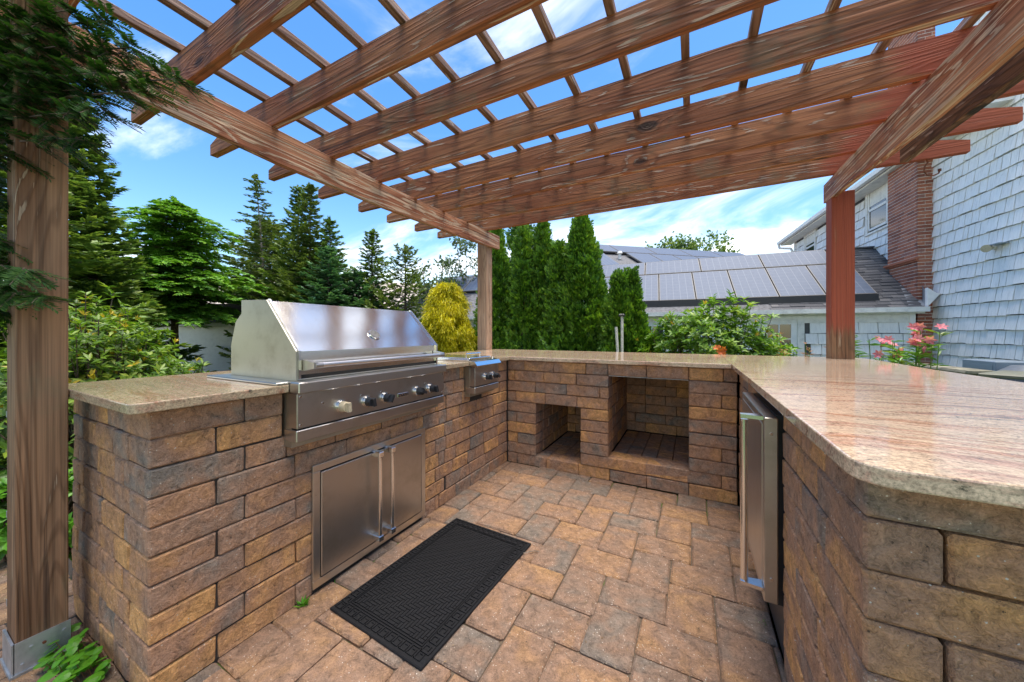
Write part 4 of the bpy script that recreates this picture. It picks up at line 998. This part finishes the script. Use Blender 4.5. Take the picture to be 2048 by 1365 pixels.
def arborvitae(label, x, y, z0, top, rad_, n, lean=(0, 0), group='arborvitae behind the back counter', pw=.78, mat='arbor', size=.078):
    H = top-z0; t = thing('arborvitae', (x, y, z0), label, 'tree', group)
    MB().cyl((x, y, z0), (x+lean[0]*.8, y+lean[1]*.8, z0+H*.9), .06, .01, 8).obj('trunk', 'bark', t)
    nc = int(n/13); f = NR.uniform(0, 1, nc)**1.25; th = NR.uniform(0, 2*math.pi, nc)
    rr = rad_*np.power(1-f, pw)*(1+.16*np.sin(th*3+f*9+x*7)+.11*np.sin(f*31+th*2+x*3)+NR.uniform(-.10, .14, nc))+.012
    rr *= np.where(f < .08, .8+f*2.5, 1)
    C = np.stack([x+lean[0]*f+rr*np.cos(th), y+lean[1]*f+rr*np.sin(th), z0+H*f], 1)
    O = nz(np.stack([np.cos(th), np.sin(th), np.full(nc, .35)], 1))
    k = 13; cs = (size*.95+.5*size*(1-f))[:, None, None]
    off = rnd(nc*k).reshape(nc, k, 3)*cs*np.array([.75, .75, 1.05]); C2 = C[:, None]+off; D = O[:, None]*.55+off/cs*.45+np.array([0, 0, .75])+rnd(nc*k).reshape(nc, k, 3)*.28
    U = np.cross(O, np.array([0, 0, 1.0]))[:, None]+rnd(nc*k).reshape(nc, k, 3)*.9
    p1 = fan(C2.reshape(-1, 3), D.reshape(-1, 3), U.reshape(-1, 3), size*NR.uniform(.8, 1.25, nc*k), .022*size/.085, 6, 1.0, fold=.2, mid=.6, bend=.15)
    # dark inner filling so that no light shines through the middle
    q = int(n*.18); f = NR.uniform(0, 1, q)**1.2; th = NR.uniform(0, 2*math.pi, q); rr = rad_*np.power(1-f, pw)*.72
    C = np.stack([x+lean[0]*f+rr*np.cos(th), y+lean[1]*f+rr*np.sin(th), z0+H*f*.985], 1)
    p2 = leaves(C, rnd(q)*.5+np.array([0, 0, 1.0]), rnd(q), .16, .13, mid=.5)
    foliage('crown', [p1, p2], mat, t); return t

arborvitae('dark arborvitae rising behind the slim pale post', -1.72, 2.72, -.75, 2.98, .47, 8200)
arborvitae('tall dark arborvitae whose top passes behind the rafters', -1.62, 3.55, -.75, 3.75, .46, 5600, pw=.65)
arborvitae('narrow arborvitae forming the left of the twin spires', -1.20, 2.80, -.75, 2.93, .36, 6200)
arborvitae('narrow arborvitae forming the right and taller of the twin spires', -.93, 3.0, -.75, 3.04, .38, 6200)
arborvitae('broadest bright arborvitae with a single thin top', -.24, 3.05, -.75, 3.0, .80, 13500, pw=.85)
arborvitae('bulging arborvitae leaning against the broad one', -.60, 2.95, -.75, 2.58, .42, 6500)
arborvitae('small arborvitae with the lower left tip near the poles', .43, 2.72, -.75, 1.93, .40, 5000, pw=.9)
arborvitae('small arborvitae at the right end of the row', .58, 2.88, -.75, 1.98, .50, 5400, pw=.95)

def golden():
    x, y, z0, H = -2.53, 2.4, -.75, 2.70; t = thing('golden_cypress', (x, y, z0), 'golden yellow thread leaved cypress behind the grill', 'shrub')
    MB().cyl((x, y, z0), (x, y, z0+H*.9), .05, .01, 8).obj('trunk', 'bark', t)
    nc = 400; f = NR.uniform(.1, 1, nc)**.8; th = NR.uniform(0, 2*math.pi, nc); rr = .92*np.power(np.clip(1-f, 0, 1), .70)*(NR.uniform(.8, 1.1, nc)+.22*np.sin(th*2+f*13))+.03
    C = np.stack([x+rr*np.cos(th), y+rr*np.sin(th), z0+H*f], 1); k = 42
    O = nz(np.stack([np.cos(th), np.sin(th), NR.uniform(-.1, .5, nc)], 1))
    C2 = C[:, None]+rnd(nc*k).reshape(nc, k, 3)*.075; D = O[:, None]+rnd(nc*k).reshape(nc, k, 3)*.8
    Cf = C2.reshape(-1, 3); D = D.reshape(-1, 3); n = len(Cf)
    p1 = leaves(Cf, D+np.array([0, 0, .25]), rnd(n), NR.uniform(.05, .10, n), .012, bend=-.25)
    tip = Cf+nz(D+np.array([0, 0, .25]))*.06
    p2 = leaves(tip, D*.5+np.array([0, 0, -1.0]), rnd(n), NR.uniform(.05, .12, n), .009)
    q = 1500; f = NR.uniform(0, 1, q); th = NR.uniform(0, 2*math.pi, q); rr = .60*np.power(1-f, .70)
    p3 = leaves(np.stack([x+rr*np.cos(th), y+rr*np.sin(th), z0+H*f*.95], 1), rnd(q)+np.array([0, 0, .6]), rnd(q), .15, .12)
    foliage('crown', [p1, p2, p3], 'gold', t)
golden()

def conifer(name, label, x, y, z0, top, R0, mat, limbs=150, per=16, size=.14, droop=-.15, tip=.2, prof=None, zmin=.08, lean=(0, 0), trunk='bark', tr=.07, bw=.22, nb=7, leader=True, group=None, seed=0, flat=.15):
    H = top-z0; t = thing(name, (x, y, z0), label, 'tree', group); rs = np.random.RandomState(seed+3)
    prof = prof or (lambda f: (1-f)**.85)
    def ax(f): return np.array([x+lean[0]*f*f, y+lean[1]*f*f, z0+H*f])
    segs = [(tuple(ax(i/8)), tuple(ax((i+1)/8)), tr*(1-i/8.6), tr*(1-(i+1)/8.6)) for i in range(8)]
    Cs, Ds, Us, Ls = [], [], [], []
    for i in range(limbs):
        f = zmin+(1-zmin)*(i+rs.uniform(0, 1))/limbs; f = min(f, .985); L = R0*prof(f)*rs.uniform(.50, 1.15)+.04
        a = i*2.39996+rs.uniform(-.3, .3); d = np.array([math.cos(a), math.sin(a), 0]); p0 = ax(f)
        n = max(3, int(per*(L/R0)**.8)+2); prev = p0; s = np.linspace(.12, 1, n)
        P = p0+d*s[:, None]*L; P[:, 2] += L*(droop*s+(tip-droop)*s**3*.8)
        T = np.gradient(P, axis=0) if n > 2 else np.tile(d, (n, 1)); T = nz(T)
        segs.append((tuple(p0), tuple(P[n//2]), tr*.28*(1-f)+.006, .006)); segs.append((tuple(P[n//2]), tuple(P[-1]), .006, .002))
        for sd in (-1, 1, 0):
            lat = np.cross(T, [0, 0, 1.0])*sd*rs.uniform(.5, 1.0, (n, 1)); ofs = lat*(L*.30*(1.15-s)[:, None])*rs.uniform(.3, 1, (n, 1))
            Cs.append(P+ofs+rs.uniform(-.02, .02, (n, 3))); Ds.append(T+lat*.9+rs.uniform(-.25, .25, (n, 3))+np.array([0, 0, .08])); Us.append(np.tile([0, 0, 1.0], (n, 1))+rs.uniform(-.45, .45, (n, 3))); Ls.append(np.full(n, size)*rs.uniform(.7, 1.25, n)*(.55+.45*(1-f)))
    if leader:
        n = 26; f = rs.uniform(.9, 1.0, n); Cs.append(np.array([ax(q) for q in f])); Ds.append(np.stack([rs.uniform(-.5, .5, n), rs.uniform(-.5, .5, n), np.ones(n)], 1)); Us.append(rs.uniform(-1, 1, (n, 3))); Ls.append(np.full(n, size*.7))
    C, D, U, L = map(np.concatenate, (Cs, Ds, Us, Ls))
    p = fan(C, D, U, L, size*bw, nb, 1.0, fold=.12, mid=.5, bend=-.08)
    tubes(segs, 6).obj('trunk', trunk, t)
    foliage('crown', [p], mat, t); return t
conifer('cedar_tree', 'dark green cedar close behind the left post', -5.6, -1.30, -.2, 4.1, .80, 'cedar', 230, 15, .16, -.25, .15, lambda f: (1-f)**.7, seed=1, zmin=.12, group='conifers along the garden edge')
conifer('false_cypress', 'broad bright green layered false cypress, widest of the left trees', -7.79, .39, -.4, 3.75, 1.9, 'fresh', 270, 26, .17, .12, -.10, lambda f: min(1, 1.7*(1-f))**.5*(.75+.25*math.sin(f*23)), seed=2, zmin=.42, bw=.20, tr=.1, group='conifers along the garden edge')
conifer('pine_tree', 'thin pine with a tall bare pale trunk and bent top', -8.3, 2.35, -.5, 5.25, 1.0, 'olive', 75, 9, .15, .12, .1, lambda f: .95*(1-f)**.4*(.35+.65*abs(math.sin(f*9))) if f < .8 else .22, lean=(-.55, 0), trunk='pale_bark', tr=.065, seed=3, zmin=.42, group='conifers along the garden edge')
conifer('spruce_tree', 'tall spire conifer with drooping top, first right of the thin pine', -7.7, 2.75, -.5, 4.85, 1.6, 'cedar', 200, 15, .16, -.05, .25, lambda f: (1-f)**1.25*1.1+.04, lean=(.1, 0), seed=4, group='conifers along the garden edge')
conifer('spruce_tree', 'tall spire conifer with crooked top standing next to its twin', -6.9, 2.6, -.5, 4.72, 1.5, 'olive', 200, 15, .16, -.05, .25, lambda f: (1-f)**1.25*1.1+.04, seed=5, group='conifers along the garden edge')
conifer('spruce_tree', 'green conifer of middle height with a forked looking top', -6.35, 2.75, -.5, 3.85, 1.6, 'cedar', 190, 15, .15, 0, .25, lambda f: (1-f)**.95, seed=6, group='conifers along the garden edge')
conifer('spruce_tree', 'blue green conifer directly above the grill hood', -5.75, 2.3, -.5, 3.0, 1.5, 'spruce', 190, 15, .15, 0, .2, lambda f: (1-f)**.8, seed=7, group='conifers along the garden edge')
conifer('spruce_tree', 'conifer with a slim tip left of the open sky', -5.55, 3.3, -.5, 3.60, 1.5, 'cedar', 180, 14, .15, .05, .25, lambda f: (1-f)**1.1+.03, seed=8, group='conifers along the garden edge')
conifer('larch_tree', 'loose spreading conifer with bare upturned limbs, last towards the golden cypress', -4.45, 3.3, -.6, 3.05, 1.35, 'olive', 120, 13, .14, .1, .45, lambda f: (.95 if .35 < f < .75 else .7)*(1-f)**.5+.02, seed=9, group='conifers along the garden edge')
conifer('pine_tree', 'hazy olive pine filling the gap behind the thin pine', -10.6, 3.6, -.5, 4.65, 2.2, 'olive', 170, 14, .22, .1, .2, lambda f: min(1, 1.6*(1-f))**.6, seed=10, zmin=.45, group='conifers along the garden edge')
conifer('cedar_tree', 'low dark cedar left behind the bush', -8.2, -.45, -.3, 2.5, 1.5, 'cedar', 150, 16, .18, 0, .1, lambda f: (1-f)**.5, seed=12, group='conifers along the garden edge')
conifer('spruce_tree', 'low dark fir under the spires beside the garage', -6.6, 2.0, -.4, 1.9, 1.0, 'cedar', 150, 16, .17, 0, .15, lambda f: (1-f)**.55, seed=13, group='conifers along the garden edge')
conifer('spruce_tree', 'broad low green fir filling below the twin spires', -7.3, 3.3, -.5, 3.1, 1.9, 'olive', 190, 16, .17, .05, .2, lambda f: (1-f)**.6, seed=15, group='conifers along the garden edge')
conifer('spruce_tree', 'broad low bluish fir filling behind the hood thermometer', -5.6, 2.9, -.5, 2.55, 1.6, 'spruce', 190, 16, .16, .05, .2, lambda f: (1-f)**.55, seed=16, group='conifers along the garden edge')
conifer('cedar_tree', 'dark cedar filling between the left post and the bright false cypress', -6.3, -1.0, -.3, 2.5, 1.0, 'cedar', 170, 15, .16, 0, .1, lambda f: (1-f)**.45, seed=17, group='conifers along the garden edge')
conifer('cedar_tree', 'second dark cedar under the left branches of the false cypress', -7.45, -.6, -.3, 2.35, .85, 'yew', 150, 15, .16, 0, .1, lambda f: (1-f)**.45, seed=18, zmin=.3, group='conifers along the garden edge')
conifer('cedar_tree', 'dense cedar at the far left edge beyond the post', -4.6, -2.2, -.2, 3.6, 1.3, 'cedar', 190, 16, .17, -.1, .1, lambda f: (1-f)**.5, seed=14, group='conifers along the garden edge')

def airy(label, x, y, z0, top, Rr, n, seed):
    rs = np.random.RandomState(seed); t = thing('birch_tree', (x, y, z0), label, 'tree'); segs = []; C = []
    H = top-z0
    for i in range(13):
        a = rs.uniform(0, 6.28); e = np.array([x+Rr*math.cos(a)*rs.uniform(.3, 1), y+Rr*math.sin(a)*rs.uniform(.3, 1), z0+H*rs.uniform(.55, 1)]); b = np.array([x, y, z0+H*rs.uniform(.3, .6)])
        segs.append((tuple(b), tuple(e), .03, .008))
        for k in range(5):
            s = rs.uniform(.4, 1.0); p = b+(e-b)*s; q = p+rs.uniform(-1, 1, 3)*.35; segs.append((tuple(p), tuple(q), .01, .004)); m = n//65
            C.append(p+(q-p)*rs.uniform(.2, 1.1, (m, 1))+rs.normal(0, .10, (m, 3)))
    C = np.concatenate(C); k = len(C)
    segs.append(((x, y, z0), (x, y, z0+H*.6), .09, .05)); tubes(segs, 5).obj('trunk', 'pale_bark', t)
    foliage('crown', [leaves(C, rs.uniform(-1, 1, (k, 3)), rs.uniform(-1, 1, (k, 3)), .13, .07)], 'airy', t)
airy('airy grey leaved tree against the sky beside the pale post', -6.0, 7.9, -.8, 4.75, 1.25, 3200, 1)
airy('smaller airy tree just left of the grey leaved one', -6.75, 6.9, -.8, 3.65, .75, 1500, 2)
def fartree():
    t = thing('maple_tree', (.5, 21.5, 0), 'small round treetop peeping over the far solar roof', 'tree'); rs = np.random.RandomState(4)
    MB().cyl((.5, 21.5, 0), (.5, 21.5, 5.6), .2, .1, 8).obj('trunk', 'bark', t)
    c = rs.normal(0, 1, (90, 3))*np.array([1.2, .6, .5])+np.array([.5, 21.5, 5.9]); C = np.repeat(c, 40, 0)+rs.normal(0, .17, (3600, 3))
    foliage('crown', [leaves(C, rs.uniform(-1, 1, (3600, 3)), rs.uniform(-1, 1, (3600, 3)), .22, .14)], 'cedar', t)
fartree()

def bush(name, label, cx, cy, z0, ztop, rx, ry, n, mat, L, W, seed, young=0, whorl=8, shape=.6, xoff=0, group=None):
    rs = np.random.RandomState(seed); t = thing(name, (cx, cy, z0), label, 'bush', group); H = ztop-z0
    d = nz(rs.normal(0, 1, (n, 3))); d[:, 2] = np.abs(d[:, 2])*1.0-.15; rr = rs.uniform(.55, 1, n)**.5*(1+.10*np.sin(d[:, 0]*7+d[:, 1]*5)+rs.uniform(-.06, .10, n))
    C = np.stack([cx+d[:, 0]*rx*rr, cy+d[:, 1]*ry*rr, z0+H*(.42+.58*d[:, 2]*rr)], 1); A = nz(np.stack([d[:, 0], d[:, 1], np.abs(d[:, 2])+.55], 1)+rs.uniform(-.35, .35, (n, 3)))
    segs = []
    for i in rs.choice(n, min(n, 150), False):
        p = np.array([cx+rs.uniform(-.1, .1), cy+rs.uniform(-.1, .1), z0]); m = p*.4+C[i]*.6+np.array([0, 0, -.05]); segs += [(tuple(p), tuple(m), .010, .006), (tuple(m), tuple(C[i]), .006, .003)]
    S = nz(np.cross(A, rs.uniform(-1, 1, (n, 3)))); B = np.cross(A, S); parts = []
    for k in range(whorl):
        a = 2*math.pi*k/whorl+rs.uniform(-.25, .25, (n, 1)); o = S*np.cos(a)+B*np.sin(a); up = rs.uniform(.15, .9, (n, 1))
        parts.append(leaves(C-A*rs.uniform(0, .05, (n, 1)), o+A*up, A, L*rs.uniform(.7, 1.15, n), W, fold=.12, mid=.5, bend=-.12))
    tubes(segs, 5).obj('stems', 'bark', t)
    if young:
        V1, F1 = join(parts); foliage('foliage', parts, mat, t)
        i = rs.choice(n, young, False); Cy = C[i]+A[i]*.05; py = [leaves(Cy, A[i]+rs.uniform(-.8, .8, (young, 3)), A[i], L*.8, W*.8) for _ in range(4)]
        foliage('young_shoots', py, 'young', t)['kind'] = 'stuff'
    else: foliage('foliage', parts, mat, t)
    return t
bush('andromeda_bush', 'glossy green bush with yellow shoots directly behind the grill counter', -2.25, -1.82, -.15, 1.30, .55, .60, 900, 'rhodo', .062, .021, 21, young=70)
bush('andromeda_bush', 'upright shoots of the taller green bush beside the left post', -2.62, -1.80, -.15, 1.52, .42, .45, 420, 'rhodo', .065, .022, 22, young=60)
bush('andromeda_bush', 'low right end of the glossy bush in front of the garage wall', -2.38, -1.38, -.15, .98, .38, .40, 380, 'rhodo', .06, .020, 28, young=15)
bush('rhododendron_bush', 'wide bright green rhododendron in front of the solar annex', 1.62, 2.55, -.75, 1.70, .98, .60, 1500, 'rhodo2', .085, .030, 23, young=45)
bush('rhododendron_bush', 'lower part of green bush towards the post on the granite', 2.25, 2.5, -.75, 1.12, .60, .45, 420, 'rhodo2', .08, .028, 24)
bush('rhododendron_bush', 'dark green low planting at the left edge beyond the post', -2.3, -2.75, -.15, .75, .75, .8, 420, 'rhodo', .07, .025, 25)
bush('rhododendron_bush', 'light green undergrowth beside the foot of the left post', -1.75, -2.15, -.15, .42, .40, .5, 260, 'vine', .07, .03, 26)
bush('rhododendron_bush', 'small green bush below the annex window', .95, 2.45, -.75, .95, .35, .35, 240, 'rhodo2', .07, .026, 27, young=12)

# yew whose branches hang in over the left post
def yew():
    t = thing('yew_tree', (-1.35, -2.75, -.1), 'dark yew branches hanging in front of the left post and beam', 'tree'); rs = np.random.RandomState(8)
    root = np.array([-1.55, -2.75, 1.5]); segs = [((-1.55, -2.80, -.1), (-1.55, -2.75, 2.2), .06, .04)]
    ends = [(-.06, -2.14, 1.93), (-.16, -2.16, 1.98), (-.22, -2.20, 2.05), (-.30, -2.20, 2.06), (-.22, -2.27, 1.80), (-.30, -2.30, 1.72), (-.34, -2.28, 1.90), (-.36, -2.32, 2.02), (-.46, -2.34, 2.12),
            (-.48, -2.36, 1.98), (-.50, -2.38, 1.86), (-.52, -2.40, 1.68), (-.54, -2.42, 1.40), (-.42, -2.38, 1.30), (-.40, -2.36, 1.22), (-.52, -2.40, 1.26), (-.58, -2.42, 1.18),
            (-.60, -2.42, 1.34), (-.62, -2.42, 1.56), (-.64, -2.42, 1.78), (-.62, -2.40, 1.96), (-.58, -2.38, 2.10), (-.68, -2.44, 1.46), (-.70, -2.46, 1.66), (-.72, -2.46, 1.90), (-.50, -2.36, 2.22), (-.38, -2.30, 2.16), (-.30, -2.24, 2.14), (-.14, -2.20, 1.88), (-.26, -2.26, 1.94), (-.40, -2.34, 1.94), (-.56, -2.40, 1.80), (-.44, -2.36, 2.06)]
    Cs, Ds, Us = [], [], []
    for e in ends:
        e = np.array(e); b = root+np.array([0, 0, (e[2]-1.6)*.8]); c = (b+e)/2+np.array([0, 0, .10]); n = 16; s = np.linspace(0, 1, n)[:, None]
        P = (1-s)**2*b+2*s*(1-s)*c+s*s*e; T = nz(np.gradient(P, axis=0))
        for i in range(n-1): segs.append((tuple(P[i]), tuple(P[i+1]), .008*(1-i/n)+.0015, .008*(1-(i+1)/n)+.0015))
        for i in range(4, n):
            for sd in (-1, 1, 1, -1, -1, 1, 1, -1, 1, -1):
                lat = np.cross(T[i], [0, 0, 1.0])*sd; ln = rs.uniform(.05, .13)*(1.15-i/n*.5); d = nz((lat*rs.uniform(.6, 1)+T[i]*rs.uniform(.4, 1)+np.array([0, 0, rs.uniform(-.75, .25)]))[None])[0]
                q = P[i]+rs.uniform(-.01, .01, 3); m = int(ln/.0044); ss = np.linspace(0, 1, m)[:, None]; Q = q+d*ss*ln+np.array([0, 0, -1.0])*ss**2*ln*.22
                u = nz(np.cross(d, lat+rs.uniform(-.1, .1, 3))[None])[0]; side_ = np.cross(d, u)
                for w_ in (-1, 1): Cs.append(Q); Ds.append(np.tile(side_*w_+d*.65, (m, 1))+rs.uniform(-.15, .15, (m, 3))); Us.append(np.tile(u, (m, 1)))
                segs.append((tuple(q), tuple(Q[-1]), .0016, .0008))
    C, D, U = map(np.concatenate, (Cs, Ds, Us)); n = len(C)
    tubes(segs, 4).obj('branches', 'bark', t); foliage('needles', [leaves(C, D, U, rs.uniform(.016, .026, n), .0050, fold=.1, mid=.5)], 'yew', t)
yew()

# leafy creeper at the foot of the left post: every leaf its own piece
vn = thing('creeper', (-.35, -2.36, 0), 'bright green heart leaved creeper on the path at the counter foot', 'plant')
hv = []
for a, r_h in ((0, 1.0), (25, .86), (50, .66), (80, .56), (110, .55), (140, .52), (165, .42), (180, .28), (195, .42), (220, .52), (250, .55), (280, .56), (310, .66), (335, .86)):
    x, y = r_h*math.cos(rad(a)), r_h*math.sin(rad(a)); hv.append((x, y, -.22*abs(y)+.12*x-.15*x*x))
lm = bpy.data.meshes.new('leaf'); lm.from_pydata([(0, 0, 0)]+hv, [], [(0, i+1, (i+1) % 14+1) for i in range(14)]); lm.materials.append(M['vine'])
rv = random.Random(2); st_ = []
for i in range(105):
    f = rv.random(); x = -.50+f*.40+rv.uniform(-.06, .05); y = -2.285+f*.005+rv.uniform(-.06, .035); z = .012+rv.uniform(0, .075)*(1-abs(f-.4))
    o = bpy.data.objects.new('leaf', lm); COL.objects.link(o); o.parent = vn; s = rv.uniform(.018, .033); o.scale = (s, s, s)
    o.location = Vector((x, y, z))-wloc(vn); o.rotation_euler = (rv.uniform(-.5, .5), rv.uniform(-.2, .7), rv.uniform(-2.6, -.3)); st_.append(((x, y, z), (x*.9-.04, y+.02, .0), .0012, .001))
tubes(st_, 4).obj('stems', 'russet', vn)

# tufts at the foot of the wall, fallen twig
def tuft(label, x, y, n, s, seed, z=-.01, mat='vine'):
    t = thing('weed_tuft', (x, y, z), label, 'weed', 'weeds in the joints'); rs = np.random.RandomState(seed); a = rs.uniform(0, 6.28, n)
    C = np.stack([x+rs.normal(0, s*.25, n), y+rs.normal(0, s*.25, n), np.full(n, z)], 1); D = np.stack([np.cos(a), np.sin(a), rs.uniform(.3, 1.6, n)], 1)
    foliage('foliage', [leaves(C, D, np.tile([0, 0, 1.0], (n, 1)), s*rs.uniform(.5, 1.1, n), s*.22)], mat, t)
tuft('bright green weed at the wall foot left of the access doors', .018, -1.78, 34, .035, 1, .0)
tuft('tiny weed below the left access door', .012, -1.62, 14, .018, 2)
tuft('moss tuft where the grill counter meets the floor near the corner', .014, -.50, 26, .022, 3)
tuft('second moss tuft along the grill counter', .012, -.72, 18, .016, 4)
tuft('moss tuft in the back inner corner', .02, -.03, 22, .02, 5)
tuft('small weed under the first niche', .46, -.02, 16, .016, 6)
tuft('green weed beneath the fridge handle', 1.655, -1.02, 24, .026, 7)
tuft('weed between pavers before the fridge', 1.56, -.70, 12, .014, 8)
tw = thing('fallen_twig', (.70, -1.05, 0), 'small pale curled twig on the pavers beside the mat', 'twig')
MB().tube([(.655, -1.085, .006), (.68, -1.07, .010), (.70, -1.055, .013), (.715, -1.035, .010), (.735, -1.025, .006)], .0022, 5).obj('twig', 'pale_bark', tw)

def debris():
    n = 520; x = NR.uniform(.02, 1.66, n); y = NR.uniform(-2.6, -.02, n); a = NR.uniform(0, 6.28, n)
    C = np.stack([x, y, np.full(n, .0035)], 1); D = np.stack([np.cos(a), np.sin(a), NR.uniform(-.02, .06, n)], 1)
    V, F = leaves(C, D, np.tile([0, 0, 1.0], (n, 1)), NR.uniform(.006, .016, n), NR.uniform(.0015, .004, n))
    o = tri_obj('leaf_litter', V, F, 'litter'); props(o, kind='stuff')
    n = 2600; u = NR.uniform(0, 1, n); V = []; F = []
    x = NR.uniform(.0, 1.68, n); y = NR.uniform(-2.7, 0, n)
    s = NR.uniform(.0012, .0028, n); C = np.stack([x, y, np.full(n, .0005)], 1)
    o3 = np.array([[1, 0, 0], [-.5, .87, 0], [-.5, -.87, 0], [0, 0, 1.2]])
    V = (C[:, None]+o3[None]*s[:, None, None]).reshape(-1, 3); i = np.arange(n)*4
    F = np.stack([np.stack([i, i+1, i+3], 1), np.stack([i+1, i+2, i+3], 1), np.stack([i+2, i, i+3], 1)], 1).reshape(-1, 3)
    o = tri_obj('grit', V, F, 'grit'); props(o, kind='stuff')
debris()
# flowers beyond the bar
def lily(label, x, y, z0, ztop, nst, nfl, seed, spread=.16, petal='pink', leafmat='lily', leaf=.10):
    rs = np.random.RandomState(seed); t = thing('lily_plant', (x, y, z0), label, 'flower', None); segs = []; P = []; k = 0
    for i in range(nst):
        a = rs.uniform(0, 6.28); r = spread*rs.uniform(.2, 1); top = np.array([x+r*math.cos(a), y+r*math.sin(a), z0+(ztop-z0)*rs.uniform(.82, 1)]); b = np.array([x+r*.4*math.cos(a), y+r*.4*math.sin(a), z0])
        segs.append((tuple(b), tuple(top), .006, .003)); m = 36; s = rs.uniform(.45, 1, (m, 1)); C = b+(top-b)*s; th = rs.uniform(0, 6.28, m)
        D = np.stack([np.cos(th), np.sin(th), rs.uniform(.1, .9, m)], 1); P.append(leaves(C, D, np.tile([0, 0, 1.0], (m, 1)), leaf*rs.uniform(.7, 1.2, m), leaf*.2, mid=.4, bend=-.2))
        if k < nfl:
            for q in range(1 if rs.uniform() < .5 else 2):
                c = top+rs.uniform(-.035, .035, 3)+np.array([0, 0, .02]); ax_ = nz((rs.uniform(-1, 1, 3)+np.array([-.2, -1.0, .3]))[None])[0]; s1 = nz(np.cross(ax_, [0, 0, 1.0])[None])[0]; s2 = np.cross(ax_, s1); an_ = np.arange(6)/6*6.283
                Dp = ax_*.6+np.cos(an_)[:, None]*s1+np.sin(an_)[:, None]*s2
                foliage('flower', [leaves(np.tile(c, (6, 1)), Dp, np.tile(ax_, (6, 1)), .050, .024, mid=.6, bend=-.15)], petal, t)
            k += 1
    tubes(segs, 5).obj('stems', 'lily', t); foliage('foliage', P, leafmat, t)
lily('pink lily with reddish shoots close right of the red post', 2.78, 1.95, -.7, 1.17, 9, 3, 1, .13)
lily('leafy pink lily in the middle of the flower bed beyond the bar', 3.0, 1.75, -.7, 1.06, 16, 3, 2, .16)
lily('pink lily cluster with most open blooms in front of the chimney', 3.20, 1.85, -.7, 1.13, 15, 9, 3, .19)
lily('rusty brown seed heads rising left of the red post', 2.30, 2.1, -.7, 1.22, 3, 0, 5, .08, leafmat='russet', leaf=.07)
lily('short rusty plant next to the foot of the red post', 2.48, 2.15, -.7, 1.05, 3, 0, 6, .05, leafmat='russet', leaf=.06)
lily('orange red bracts sticking out of the rhododendron', 1.66, 1.72, -.7, 1.08, 4, 4, 7, .10, petal='orange', leafmat='orange', leaf=.07)
lily('russet shoot arching above the pink lilies', 2.70, 2.1, -.7, 1.33, 2, 0, 8, .06, leafmat='russet', leaf=.08)
# grass on the left strip
def grass():
    n = 9000; x = NR.uniform(-4.5, -.95, n); y = NR.uniform(-3.6, -1.2, n); keep = ~((x > -2.2) & (y < -2.22)); x, y = x[keep], y[keep]; n = len(x)
    V, F = leaves(np.stack([x, y, np.full(n, -.085)], 1), rnd(n)*.5+np.array([0, 0, 1.0]), rnd(n), NR.uniform(.05, .11, n), .008)
    o = tri_obj('grass', V, F, 'grass'); props(o, kind='stuff')
grass()
print('objects', len(bpy.data.objects), 'tris', sum(sum(len(p.vertices)-2 for p in m.polygons) if len(m.polygons) < 5000 else len(m.polygons) for m in bpy.data.meshes))
